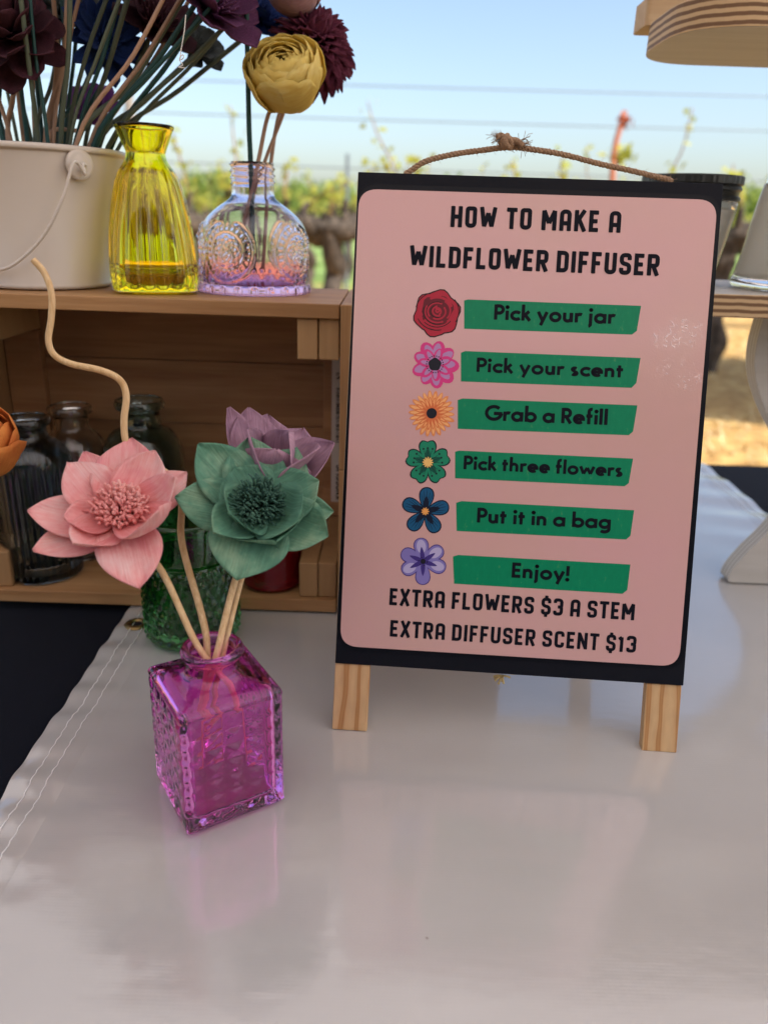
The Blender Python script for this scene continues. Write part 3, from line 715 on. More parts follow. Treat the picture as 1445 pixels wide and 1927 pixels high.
for _ in range(10):
    d = V((r_.gauss(0, 1), r_.gauss(0, .5), r_.gauss(0, .6) - .3)).normalized(); c0_ = SP(.108, -.004, -.012)
    mb.tube([c0_, c0_ + d * .003, c0_ + d * .0055 + V((0, 0, -.0008))], .0007, 5)
mb.build('spreader_cord', mat('pale_cord', (.62, .48, .22), .9), sg, smooth=True)
# rope handle: three strands twisted round each other, with a frayed knot
yR = SP(0, HB).y + .004
rp = smooth_path([aty(762, 328, yR), aty(772, 322, yR), aty(800, 304, yR), aty(850, 291, yR), aty(905, 283, yR - .002), aty(960, 277, yR - .006), aty(1000, 281, yR - .004), aty(1060, 291, yR - .006), aty(1130, 309, yR - .004), aty(1190, 322, yR - .002), aty(1252, 337, yR), aty(1262, 342, yR)], 14)
rope = MB()
for s in range(3):
    P = []; n = len(rp); L = 0
    for i, p in enumerate(rp):
        t = (rp[min(i + 1, n - 1)] - rp[max(i - 1, 0)]).normalized(); a = V((0, 1, 0)); b = t.cross(a).normalized(); a = b.cross(t)
        if i: L += (rp[i] - rp[i - 1]).length
        an = L / .0072 * 2 * pi + s * 2 * pi / 3; P.append(p + (a * cos(an) + b * sin(an)) * .00085)
    # resample denser for a smooth twist
    rope.tube(P, .00105, 6)
rp_o = rope.build('rope', M_jute, sg, smooth=True)
kc = aty(953, 268, yR - .008); mb = MB()
for k, (ax, rr2) in enumerate(((V((1, 0, .35)), .0048), (V((.3, .2, 1)), .0045), (V((-.6, .5, .8)), .004))):
    ax = ax.normalized(); t1 = ax.orthogonal().normalized(); t2 = ax.cross(t1)
    mb.tube([kc + (t1 * cos(q) + t2 * sin(q)) * rr2 * .7 + ax * .0012 * sin(q * 2) for q in [2 * pi * j / 20 for j in range(21)]], .0018, 8)
for q in ((934, 258), (985, 275)):
    mb.tube(smooth_path([kc, (kc + aty(*q, yR - .01)) / 2 + V((0, 0, .002)), aty(*q, yR - .01)], 6), lambda t: .0022 - .0006 * t, 8)
r_ = random.Random(3)
for q, n in (((932, 257), 42), ((990, 272), 40), ((952, 265), 16)):
    e = aty(*q, yR - .01); out = (e - kc).normalized() if (e - kc).length > .001 else V((0, 0, 1))
    for _ in range(n):
        d = (out + V((r_.gauss(0, .7), r_.gauss(0, .5), r_.gauss(0, .7)))).normalized(); l = r_.uniform(.003, .007); s = e + V((r_.gauss(0, .0012), 0, r_.gauss(0, .0012))) - out * .003
        mb.tube([s, s + d * l * .6 + V((0, 0, .0004)), s + d * l + V((r_.gauss(0, .0008), 0, r_.gauss(0, .0008)))], .00014, 4)
for i in range(0, len(rp), 2):
    d = V((r_.gauss(0, 1), r_.gauss(0, .5), r_.gauss(0, 1))).normalized(); mb.tube([rp[i], rp[i] + d * .0028, rp[i] + d * .0035 + V((.0008, 0, 0))], .00009, 3)
mb.build('knot', M_jute, sg, smooth=True)

# laminated poster
def rrect(pts, rad, n=8):
    out = []; m = len(pts)
    for i in range(m):
        a, b, c = V(pts[i - 1]), V(pts[i]), V(pts[(i + 1) % m]); s = b + (a - b).normalized() * rad; e = b + (c - b).normalized() * rad
        for k in range(n + 1): t = k / n; out.append(tuple(s * (1 - t) ** 2 + b * 2 * t * (1 - t) + e * t * t))
    return out
M_pink = mat('laminated_pink_print', (.60, .37, .36), .2); bsdf(M_pink).inputs['Coat Weight'].default_value = .3; bsdf(M_pink).inputs['Coat Roughness'].default_value = .05
vv = coords(M_pink)
lk(M_pink, ramp(M_pink, noisetex(M_pink, coords(M_pink, (1, 1, 1)), 9, 3), [(.35, (.58, .36, .33)), (.65, (.60, .345, .35))]), bsdf(M_pink).inputs['Base Color'])
fine = noisetex(M_pink, vv, 900, 2); bA = bump(M_pink, fine, .12, .0003)
# crinkled patch of laminate low on the right
def patch(m, c, r):
    vd = nd(m, 'ShaderNodeVectorMath', operation='DISTANCE'); tc = nd(m, 'ShaderNodeTexCoord'); lk(m, tc.outputs['Object'], vd.inputs[0]); vd.inputs[1].default_value = c
    mr = nd(m, 'ShaderNodeMapRange'); mr.inputs['From Min'].default_value = r; mr.inputs['From Max'].default_value = r * .3; lk(m, vd.outputs['Value'], mr.inputs['Value']); return mr.outputs[0]
pa = SP(*suv(1285, 630)); pb = SP(*suv(1250, 640)); pc = SP(*suv(1275, 705))
mk = math_(M_pink, 'MAXIMUM', patch(M_pink, pa, .014), math_(M_pink, 'MAXIMUM', patch(M_pink, pb, .010), patch(M_pink, pc, .015)))
cr1 = noisetex(M_pink, vv, 330, 4, .65, 1.0); cr2 = noisetex(M_pink, vv, 60, 2)
rid = math_(M_pink, 'MAXIMUM', math_(M_pink, 'SUBTRACT', cr1, .56), 0.0); msk2 = math_(M_pink, 'MULTIPLY', math_(M_pink, 'MAXIMUM', math_(M_pink, 'SUBTRACT', cr2, .42), 0.0), 5.0)
bC = nd(M_pink, 'ShaderNodeBump', Strength=1.0, Distance=.04); lk(M_pink, math_(M_pink, 'MULTIPLY', math_(M_pink, 'MULTIPLY', rid, msk2), mk), bC.inputs['Height']); lk(M_pink, bA, bC.inputs['Normal']); lk(M_pink, bC.outputs[0], bsdf(M_pink).inputs['Coat Normal'])
mrw = nd(M_pink, 'ShaderNodeMapRange'); mrw.inputs['To Min'].default_value = .3; mrw.inputs['To Max'].default_value = 1.0; lk(M_pink, mk, mrw.inputs['Value']); lk(M_pink, mrw.outputs[0], bsdf(M_pink).inputs['Coat Weight']); mrc = nd(M_pink, 'ShaderNodeMapRange'); mrc.inputs['To Min'].default_value = 1.5; mrc.inputs['To Max'].default_value = 4.0; lk(M_pink, math_(M_pink, 'MULTIPLY', math_(M_pink, 'MULTIPLY', rid, msk2), math_(M_pink, 'MULTIPLY', mk, 60.0)), mrc.inputs['Value']); lk(M_pink, mrc.outputs[0], bsdf(M_pink).inputs['Coat IOR']); bsdf(M_pink).inputs['Coat Roughness'].default_value = .03
paper = [suv(*q) for q in ((666, 344), (1361, 366), (1290, 1262), (632, 1226))]
ps = MB(); ps.prism(rrect([suv(674, 346), suv(1357, 368), suv(1284, 1260), suv(636, 1222)][::-1], .0135), .0001, .0006, SP)
poster = ps.build('poster', M_prt_black, sg)
pk = rrect([suv(676, 356), suv(1349, 377), suv(1276, 1254), suv(640, 1215)][::-1], .0115)
ps = MB(); ps.add([SP(x, y, .00068) for x, y in pk], [tuple(range(len(pk)))]); link('pink_panel', mesh(ps.v, ps.f, False), M_pink, poster)
M_green = mat('print_green', (.0, .20, .095), .38, Specular_IOR_Level=.25)
lk(M_green, ramp(M_green, noisetex(M_green, coords(M_green, (1, 1, .35)), 320, 4, .7), [(.0, (.0, .17, .08)), (.62, (.0, .215, .10)), (.78, (.08, .25, .10))]), bsdf(M_green).inputs['Base Color'])
bands = [[(873, 566), (880, 564), (1205, 576), (1197, 623), (1188, 630), (873, 619)], [(867, 664), (875, 661), (1204, 674), (1196, 721), (1187, 730), (867, 718)],
         [(861, 753), (870, 750), (1198, 763), (1190, 812), (1182, 819), (861, 807)], [(856, 850), (864, 848), (1190, 863), (1182, 909), (1174, 915), (856, 900)],
         [(858, 946), (868, 943), (1192, 960), (1185, 1008), (1177, 1015), (859, 999)], [(852, 1047), (862, 1044), (1185, 1062), (1179, 1110), (1170, 1117), (854, 1098)]]
def flat(polys, z, m, name, parent):
    mb = MB()
    for i, p in enumerate(polys): mb.add([SP(x, y, z + .000004 * i) for x, y in p], [tuple(range(len(p)))])
    return link(name, mesh(mb.v, mb.f, False), m, parent)
bandobs = [flat([[suv(*q) for q in b]], .00076, M_green, 'green_band', poster) for b in bands]
def line(txt, font, t, l, r, top, parent, space=.27, gap=.055):
    p0, p1, tp = V(suv(*l)), V(suv(*r)), V(suv(*top)); h = (tp - p0).length
    return textmesh(txt, font, t, p0, p1, h, SP, .00084, space, gap).build('lettering', M_ink, parent)
line('HOW TO MAKE A', CAPS, .2, (847, 428), (1166, 439), (848, 388), poster, .30, .13)
line('WILDFLOWER DIFFUSER', CAPS, .2, (770, 502), (1238, 520), (771, 462), poster, .24, .11)
line('EXTRA FLOWERS $3 A STEM', CAPS, .19, (732, 1138), (1192, 1167), (733, 1106), poster, .24, .105)
line('EXTRA DIFFUSER SCENT $13', CAPS, .19, (733, 1197), (1195, 1228), (734, 1166), poster, .24, .105)
for i, (t_, l, r, tp) in enumerate((('Pick your jar', (928, 602), (1156, 610), (928, 573)), ('Pick your scent', (895, 700), (1171, 711), (895, 673)), ('Grab a Refill', (911, 791), (1142, 800), (911, 762)),
                     ('Pick three flowers', (871, 883), (1170, 897), (871, 857)), ('Put it in a bag', (896, 983), (1148, 995), (896, 955)), ('Enjoy!', (961, 1086), (1070, 1093), (961, 1058)))):
    line(t_, LOW, .222, l, r, tp, poster, .26, .05)
# printed flowers
def mm(name, c): return mat(name, c, .4, Specular_IOR_Level=.25)
INK = mm('print_outline', (.03, .008, .012))
def petalpoly(c, ang, L, w, sh='round', n=16, base=.12, notch=0):
    c = V(c); d = V((cos(ang), sin(ang))); s = V((-d.y, d.x)); pts = []
    for k in range(n + 1):
        t = k / n; q = t * 2 - 1            # -1..1 round the outline
        a = pi * (1 + q) / 2 * 2 - pi       # -pi..pi
        x = base + (1 - base) * (.5 + .5 * cos(a)); wd = sin(a) * w
        if sh == 'point': wd *= (1 - .55 * (.5 + .5 * cos(a)) ** 2)
        if sh == 'heart': wd *= (.55 + .6 * (.5 + .5 * cos(a))); x -= notch * math.exp(-(a / .3) ** 2)
        pts.append(tuple(c + d * (x * L) + s * (wd * L)))
    return pts[:-1]
def PC(px, py): return suv(px, py)
PXS = V(suv(1000, 800)).x - V(suv(900, 800)).x; PXS /= 100
z1 = .00080
def icon(name): 
    o = bpy.data.objects.new(name, None); COL.objects.link(o); o.parent = poster; o.matrix_parent_inverse = Matrix.Identity(4); WORLD[o.name] = Matrix.Identity(4); return o
def disc(c, r, n=24, wob=0, ph=0): return [(c[0] + r * (1 + wob * sin(5 * 2 * pi * k / n + ph)) * cos(2 * pi * k / n), c[1] + r * (1 + wob * sin(5 * 2 * pi * k / n + ph)) * sin(2 * pi * k / n)) for k in range(n)]
# rose
c = PC(822, 590); R = 46 * PXS
m1, m2 = mm('rose_red', (.40, .02, .045)), mm('rose_dark', (.13, .012, .022))
P1 = []; P2 = []
outer = [disc((c[0] + cos(a) * R * .42, c[1] + sin(a) * R * .42), R * .56, 20, .05, a) for a in [radians(x) for x in (15, 80, 140, 200, 262, 320)]]
flat(outer, z1, INK, 'rose_outline', poster)
flat([disc((c[0] + cos(a) * R * .42, c[1] + sin(a) * R * .42), R * .51, 20, .05, a) for a in [radians(x) for x in (15, 80, 140, 200, 262, 320)]], z1 + .00004, m1, 'rose_petals', poster)
flat([disc((c[0] + cos(a) * R * .2, c[1] + sin(a) * R * .2 + R * .05), R * .5, 20, .08, a) for a in [radians(x) for x in (40, 130, 250)]], z1 + .00008, m2, 'rose_shade', poster)
mb = MB()
for k, (rr2, a0, a1) in enumerate(((.78, 200, 290), (.75, 300, 380), (.66, 215, 330), (.62, 20, 120), (.5, 150, 300), (.5, -40, 60), (.38, 60, 220), (.33, 240, 400), (.22, 100, 300), (.16, -60, 120), (.07, 0, 300))):
    vs, fs = ribbon(arc(c[0] + .02 * R * (k % 3), c[1] + (.1 - .02 * k % .05) * R, R * rr2, R * rr2 * .9, a0, a1, 14), R * (.1 if k < 4 else .065)); mb.add([SP(v_.x, v_.y, z1 + .000115 + .000005 * k) for v_ in vs], fs)
mb.build('rose_lines', m1, poster)
mb = MB()
for k, (rr2, a0, a1) in enumerate(((.84, 205, 285), (.7, 225, 325), (.56, 160, 290), (.43, 70, 210), (.27, 110, 290), (.89, 330, 400), (.88, 100, 170))):
    vs, fs = ribbon(arc(c[0], c[1] + .07 * R, R * rr2, R * rr2 * .9, a0, a1, 14), R * .035); mb.add([SP(v_.x, v_.y, z1 + .00018 + .000004 * k) for v_ in vs], fs)
mb.build('rose_lines', INK, poster)
# anemone pink
c = PC(818, 686); R = 46 * PXS; r_ = random.Random(1)
ma, mbb, mc = mm('anemone_pink', (.62, .045, .22)), mm('anemone_lilac', (.42, .22, .45)), mm('anemone_black', (.01, .01, .02))
for ring, (n, L, w, m_) in enumerate(((9, 1.0, .30, ma), (9, .90, .2, mbb), (7, .72, .26, ma), (7, .62, .15, mbb))):
    flat([petalpoly(c, 2 * pi * k / n + ring // 2 * .35 + r_.uniform(-.06, .06), R * L * r_.uniform(.93, 1.02), w, 'round', 14) for k in range(n)], z1 + .00005 * ring, m_, 'anemone_petals', poster)
flat([disc(c, R * .26, 24, .06)], z1 + .0003, mc, 'anemone_centre', poster)
flat([disc((c[0] + cos(a) * R * .34, c[1] + sin(a) * R * .34), R * .028, 6) for a in [2 * pi * k / 22 for k in range(22)]], z1 + .0003, mc, 'anemone_stamens', poster)
# gerbera orange
c = PC(812, 778); R = 45 * PXS
for ring, (n, L, w, col) in enumerate(((22, 1.0, .115, (.75, .26, .09)), (22, .93, .07, (.85, .42, .17)), (20, .74, .11, (.70, .20, .07)), (20, .67, .06, (.85, .38, .15)), (16, .48, .12, (.66, .16, .055)))):
    flat([petalpoly(c, 2 * pi * k / n + ring // 2 * .15, R * L * r_.uniform(.93, 1.03), w, 'round', 10) for k in range(n)], z1 + .00009 * ring, mm('gerbera_orange', col), 'gerbera_petals', poster)
flat([disc(c, R * .22, 24)], z1 + .0005, mc, 'gerbera_centre', poster)
# green five petals
c = PC(805, 870); R = 45 * PXS
mk1, mk2, mk3, my = mm('dark_outline', (.005, .02, .025)), mm('jade_green', (.01, .22, .12)), mm('jade_deep', (.004, .09, .06)), mm('stamen_gold', (.8, .5, .16))
A5 = [radians(90 + 72 * k + 4) for k in range(5)]
flat([petalpoly(c, a, R * 1.0, .43, 'heart', 24, .08, .12) for a in A5], z1, mk1, 'petal_outline', poster)
flat([petalpoly(c, a, R * .95, .39, 'heart', 24, .1, .12) for a in A5], z1 + .00004, mk2, 'jade_petals', poster)
flat([petalpoly(c, a, R * .6, .24, 'point', 16, .05) for a in A5], z1 + .00008, mk3, 'jade_petal_shade', poster)
flat([petalpoly(c, a + d, R * .55, .02, 'round', 8, .1) for a in A5 for d in (-.35, 0, .3)] + [disc((c[0] + cos(a + d) * R * .6, c[1] + sin(a + d) * R * .6), R * .045, 8) for a in A5 for d in (-.35, 0, .3)], z1 + .00012, mk1, 'stamens', poster)
flat([petalpoly(c, 2 * pi * k / 12, R * .24, .16, 'round', 8, 0) for k in range(12)], z1 + .0003, my, 'flower_eye', poster)
# blue five petals
c = PC(800, 962); R = 47 * PXS; ink2 = mm('navy_line', (.004, .01, .03)); bl = mm('petal_blue', (.008, .09, .21))
A5 = [radians(88 + 72 * k) for k in range(5)]
flat([petalpoly(c, a, R, .35, 'heart', 20, .06, 0) for a in A5], z1, ink2, 'petal_outline', poster)
flat([petalpoly(c, a, R * .95, .31, 'heart', 20, .1, 0) for a in A5], z1 + .00004, bl, 'blue_petals', poster)
flat([petalpoly(c, a, R * .62, .22, 'point', 16, .06, 0) for a in A5], z1 + .00008, ink2, 'blue_petal_shade', poster)
flat([petalpoly(c, a + d, R * L, .013, 'round', 8, .3) for a in A5 for d, L in ((-.3, .75), (-.17, .85), (0, .9), (.15, .87), (.3, .76))], z1 + .00011, ink2, 'petal_veins', poster)
flat([petalpoly(c, 2 * pi * k / 9, R * .17, .2, 'round', 8, 0) for k in range(9)], z1 + .0003, mm('eye_orange', (.75, .35, .1)), 'flower_eye', poster)
# violet five petals
c = PC(796, 1056); R = 47 * PXS; pvm = mm('violet_mid', (.20, .17, .46)); pvl = mm('violet_pale', (.42, .38, .62)); pvd = mm('violet_deep', (.05, .03, .2))
A5 = [radians(x) for x in (105, 50, 5, -75, -140, 165)][:6]
A5 = [radians(x) for x in (100, 38, -15, -88, -150, 160)]
flat([petalpoly(c, a, R * .98, .36, 'heart', 20, .05, 0) for a in A5], z1, pvd, 'petal_outline', poster)
flat([petalpoly(c, a, R * .95, .33, 'heart', 20, .05, 0) for a in A5], z1 + .00004, pvm, 'violet_petals', poster)
flat([petalpoly((c[0] + cos(a) * R * .3, c[1] + sin(a) * R * .3), a, R * .6, .32, 'round', 16, .05, 0) for a in A5[:1] + A5[1:3] + A5[4:5]], z1 + .00009, pvl, 'petal_highlight', poster)
flat([petalpoly(c, a, R * .6, .17, 'point', 16, .0, 0) for a in A5], z1 + .00013, pvd, 'petal_throat', poster)
flat([disc(c, R * .11, 12)] + [disc((c[0] + cos(k) * R * .17, c[1] + sin(k) * R * .17), R * .025, 6) for k in range(7)], z1 + .0002, mc, 'flower_eye', poster)

# ------------------------------------------------------------------ glass
def shell(outer, inner, seg, fo, fi, c, name, m, parent, square=False):
    """outer profile from the base up to the lip, inner from the lip down to the inside floor: one closed wall"""
    vo, fo_ = lathe(outer, seg, fo, c, False, square); vi, fi_ = lathe(inner, seg, fi, c, False, square); n = len(vo)
    fs = fo_ + [tuple(i + n for i in f) for f in fi_]
    lo = (len(outer) - 1) * seg
    fs += [(lo + k, lo + (k + 1) % seg, n + (k + 1) % seg, n + k) for k in range(seg)]
    fs.append(tuple(range(seg))); li = n + (len(inner) - 1) * seg; fs.append(tuple(li + k for k in range(seg)))
    return MB().add(vo + vi, fs).build(name, m, parent, smooth=True)
G_mag = glass('magenta_glass', (.95, .26, .80), .0)
G_yel = glass('yellow_glass', (.98, .88, .05), .0, 60, .05)
G_green = glass('green_glass', (.12, .48, .15), .0)
G_teal = glass('teal_glass', (.58, .78, .80), .0, 90, .15)
G_clear = glass('clear_glass', (.93, .95, .96), .0, 90, .1); G_cand = glass('thin_clear_glass', (.985, .99, .99), ior=1.13)
G_dark = glass('smoke_blue_glass', (.42, .52, .60), .02)
G_red = mat('red_glass', (.35, .006, .02), .15, Transmission_Weight=.6, IOR=1.5)
# lilac jar glass: pink base running into lilac at the shoulder
G_lil = glass('lilac_glass', (.9, .8, .95), .0)
t_ = nd(G_lil, 'ShaderNodeTexCoord'); sp = nd(G_lil, 'ShaderNodeSeparateXYZ'); lk(G_lil, t_.outputs['Object'], sp.inputs[0])
mr = nd(G_lil, 'ShaderNodeMapRange'); mr.inputs['From Min'].default_value = .2515; mr.inputs['From Max'].default_value = .345; lk(G_lil, sp.outputs['Z'], mr.inputs['Value'])
lk(G_lil, ramp(G_lil, mr.outputs[0], [(0, (.88, .45, .74)), (.14, (.90, .60, .84)), (.35, (.93, .84, .94)), (.7, (.80, .82, .97)), (1, (.90, .80, .94))]), bsdf(G_lil).inputs['Base Color'])

# magenta square jar with pyramid relief
fc = atz(354, 1581, 0.001); th0 = atan2(.028, .044); SJ = .0562
ux, uy = V((cos(th0), sin(th0), 0)), V((-sin(th0), cos(th0), 0)); jc = fc + ux * SJ / 2 + uy * SJ / 2; jc.z = .0014
mj = empty('square_jar', jc, 'magenta square glass jar with pyramid relief, holding the front flowers', 'jar')
HJ = .078; hw = SJ / 2; rimz = .0965 - jc.z + .004
SEG = 200
def sqr(th, a, p=40): c_, s_ = abs(cos(th)), abs(sin(th)); return a / ((c_ ** p + s_ ** p) ** (1 / p))
def relief(th, z):
    # position across the face, 5 columns; rows of the same size
    th = (th + pi / 4) % (pi / 2) - pi / 4; q = math.tan(th)   # -1..1 across the face
    q = (q + 1) / 2 * 5; zz = (z - .003) / (.0695 / 7.2)
    if z < .0031 or zz > 7: return 0
    fx, fz = abs((q % 1) - .5) * 2, abs((zz % 1) - .5) * 2
    return .0013 * (1 - max(fx, fz)) - .0005
def fo_m(r, z, th, i):
    k = max(0, min(1, (z - .0735) / .0085))             # square body, round neck
    if z <= .0735: return sqr(th, r) + relief(th, z), z
    k = max(0, min(1, (z - .0765) / .004)) if r < .019 else 0
    return (sqr(th, r, 40 if r > .022 else 5) * (1 - k) + r * k, z)
outer = [(.018, .0008), (.0255, 0), (.0268, .0012)] + [(hw, .003 + .0695 * k / 72) for k in range(73)] + [(hw - .0006, .0742), (hw - .0022, .0755), (hw - .006, .0764), (.0205, .0772), (.0172, .0785), (.0150, .0805), (.0140, .083), (.0138, .0875), (.0142, .0890), (.0158, .0897), (.0166, .0912), (.0166, .0928), (.0158, .0942), (.0142, .0946)]
inner = [(.0122, .0938), (.0114, .092), (.0110, .085), (.0112, .0795), (.0135, .0765), (.0185, .0735), (hw - .0044, .0722), (hw - .0034, .070)] + [(hw - .0032, .070 - .060 * k / 10) for k in range(1, 11)] + [(hw - .0045, .0075), (hw - .009, .0062), (.004, .0058)]
def rotz(th0_): return Matrix.Rotation(th0_, 4, 'Z')
def shellm(outer, inner, seg, fo, fi, M_, name, m, parent):
    o = shell(outer, inner, seg, fo, fi, (0, 0, 0), name, m, parent, True); o.data.transform(M_); return o
shellm(outer, inner, SEG, fo_m, lambda r, z, th, i: (sqr(th, r, 10) if r > .016 else (sqr(th, r, 4) if r > .0125 and z < .078 else r), z), Matrix.Translation(jc) @ rotz(th0), 'glass', G_mag, mj)

# yellow fluted bottle
yb = atz(297, 557, cz1); yb.y += .030; yc = V((yb.x * 1.03, yb.y + .002, cz1 + .0006)); yc.x = (atz(210, 552, cz1).x + atz(373, 552, cz1).x) / 2 * 1.02
def W_(px0, px1, pc_): return (px1 - px0) / 2 / FPX * ((pc_ - CAM).dot(FW))
kk = (yc - CAM).dot(FW) / FPX
def zrow(py, px, p):        # height of a picture row at the depth of point p
    return aty(px, py, p.y).z
yl = empty('fluted_bottle', yc, 'bright yellow fluted glass bottle with flared lip beside the white bucket', 'bottle')
H_ = zrow(236, 290, yc) - yc.z
rows = [(557, 78), (552, 81), (540, 81), (500, 80), (450, 76), (400, 69), (360, 61), (330, 52), (312, 42), (300, 36), (290, 34), (284, 35), (270, 40), (252, 46), (240, 51), (236, 51)]
outer = [(w * kk, (zrow(y, 290, yc) - yc.z)) for y, w in rows]; outer[0] = (outer[0][0] * .86, 0); outer[1] = (outer[1][0], .002)
outer = resample(outer, 90); outer[0] = (outer[0][0], 0)
def fl_(r, z, th, i, dep=.055):
    t = max(0, min(1, (H_ * .79 - z) / (H_ * .25))); b = max(0, min(1, 1 - z / (H_ * .75)))
    sq = sqr(th - .35, 1, 5) ** (b * .9); d = abs(sin(th * 10)) ** .8 * dep * t * min(1, z / .012)
    return (r * sq * (1 + d - dep * t * .5) / (1 + .06 * b), z)
inner = [((w * kk) - .0035, max(.007, zrow(y, 290, yc) - yc.z)) for y, w in rows[::-1][1:-3]]; inner = resample(inner, 60) + [(.02, .0062), (.004, .006)]
shell(outer, inner, 200, fl_, lambda r, z, th, i: fl_(r, z, th, i, .02), yc, 'glass', G_yel, yl)

# clear pink/lilac embossed jar
lb = V((atz(481, 553, cz1).x, atz(481, 558, cz1).y + .040, cz1 + .0006)); lb.x = aty(481, 540, lb.y).x
kk = (lb - CAM).dot(FW) / FPX
ll = empty('embossed_jar', lb, 'clear lilac and pink round glass jar embossed with medallions, screw neck', 'jar')
zt = lambda y: zrow(y, 480, lb) - lb.z
rows = [(556, 95), (550, 99), (530, 99), (500, 98), (470, 97), (445, 97), (425, 92), (408, 81), (392, 64), (380, 48), (372, 40), (362, 38), (350, 38), (330, 38), (312, 38), (306, 38)]
outer = [(w * kk, max(0, zt(y))) for y, w in rows]; outer[0] = (outer[0][0] * .9, 0)
outer = resample(outer, 130); outer[0] = (outer[0][0], 0.0)
Rl = 98 * kk
def emb(r, z, th, i):
    if r < 45 * kk and z > zt(378):       # threads
        ph = (zt(z_) if False else z) / .0048 + th / (2 * pi)
        s = max(0, cos(2 * pi * ph)) ** 2 * .0013 if zt(350) < z < zt(308) else 0
        return r + s, z
    d = 0
    if z < zt(420):
        zc = zt(470); best = 9
        for a0 in (-.52, -1.92, -3.32, 2.44 - 2 * pi + .8, .9):
            da = (th - a0 + pi) % (2 * pi) - pi; u_ = da * Rl; q = sqrt(u_ * u_ + (z - zc) ** 2)
            best = min(best, q)
            RR = .0215
            if q < RR + .002:
                d += .0016 * math.exp(-((q - RR) / .0009) ** 2) + .0013 * math.exp(-((q - .0125) / .0008) ** 2) + .0006 * math.exp(-((q - .016) / .0006) ** 2) * 0
                if .0135 < q < .0205: d += .0013 * max(0, cos(atan2(z - zc, u_) * 24)) * math.exp(-((q - .0172) / .0018) ** 2)
                if q < .0115: d += .0013 * sin(q * 1500) * cos(atan2(z - zc, u_) * 8)
        if z < .014: d += .0016 * max(0, cos(th * 22)) * (1 if z < .006 else .5)   # beaded foot
        if .014 < z < zt(500) and best > .0235: d += .0008 * max(0, cos(th * 44))
    return r + d, z
inner = [((w - 7) * kk, zt(y)) for y, w in rows[::-1]][1:-3] + [(88 * kk, .008), (75 * kk, .006), (10 * kk, .0058)]
inner = resample(inner, 70)
shell(outer, inner, 300, emb, None, lb, 'glass', G_lil, ll)

# dark ribbed bottle, clear, teal, red, green in and before the crate
fz = .0132
def bottle(name, px, py, yv, prof, label, m, ribs=0, dep=0, zfloor=fz, seg=96, wall=.0028, name_='glass', fn=None, group=None, n=60):
    c = aty(px, py, yv); c.z = zfloor + .0004
    e = empty(name, c, label, 'bottle' if 'bottle' in name else 'jar', group)
    H0 = prof[-1][1]
    o_ = resample(prof, n); o_[0] = (prof[0][0], 0)
    inn = [(max(.002, r - wall), z) for r, z in prof[::-1] if z > .006] + [(prof[1][0] - wall - .003, .0058), (.004, .0056)]
    inn = resample(inn, n // 2)
    f = fn or ((lambda r, z, th, i: (r * (1 + dep * cos(th * ribs) * (1 if .008 < z < H0 * .72 else 0)), z)) if ribs else None)
    shell(o_, inn, seg, f, None, c, name_, m, e); return e, c
bottle('ribbed_bottle', 88, 1080, .608, [(.026, 0), (.0305, .0015), (.0312, .006), (.0312, .05), (.0312, .098), (.030, .107), (.025, .114), (.018, .119), (.0155, .123), (.0155, .129), (.0185, .131), (.0192, .134), (.0180, .137)],
       'dark blue grey ribbed glass bottle at the left inside the crate', G_dark, 36, .032, seg=288)
bottle('clear_bottle', 163, 1040, .652, [(.022, 0), (.026, .0015), (.027, .006), (.027, .04), (.027, .092), (.0255, .104), (.020, .112), (.0155, .117), (.0145, .122), (.0145, .129), (.0182, .131), (.0188, .134), (.0175, .137)],
       'small clear glass bottle between the dark ribbed and teal bottles in the crate', G_clear)
bottle('teal_bottle', 286, 1040, .650, [(.030, 0), (.034, .0015), (.035, .006), (.035, .04), (.035, .09), (.033, .104), (.027, .115), (.0185, .121), (.0165, .126), (.0165, .135), (.0205, .138), (.0212, .141), (.020, .145)],
       'pale teal glass bottle with wide lip behind the pink flower', G_teal)
bottle('red_jar', 512, 1070, .602, [(.021, 0), (.0245, .002), (.0255, .006), (.0255, .03), (.0255, .06), (.0245, .064), (.0225, .066), (.0225, .078), (.0232, .080)],
       'deep red glass jar standing in the crate behind the green flower', G_red)
def hob(r, z, th, i):
    if .004 < z < .066:
        row = z / .0082; q = th / (2 * pi) * 26 + (int(row) % 2) * .5
        fx, fy = (q % 1) - .5, (row % 1) - .5; return (r + .0022 * max(0, 1 - (fx * fx + fy * fy) * 4.6) ** .6, z)
    return (r, z)
gj = atz(365, 1235, .001); gy = gj.y + .0365
gb, gcen = bottle('hobnail_jar', 365, 1190, gy, [(.027, 0), (.0335, .0015), (.035, .005), (.0352, .03), (.0355, .064), (.0335, .0665), (.0340, .069), (.0352, .072), (.0352, .095), (.0345, .0985), (.0332, .1)],
       'dark green glass tumbler with hexagon relief behind the magenta jar', G_green, fn=hob, seg=234, zfloor=.0014, n=120)

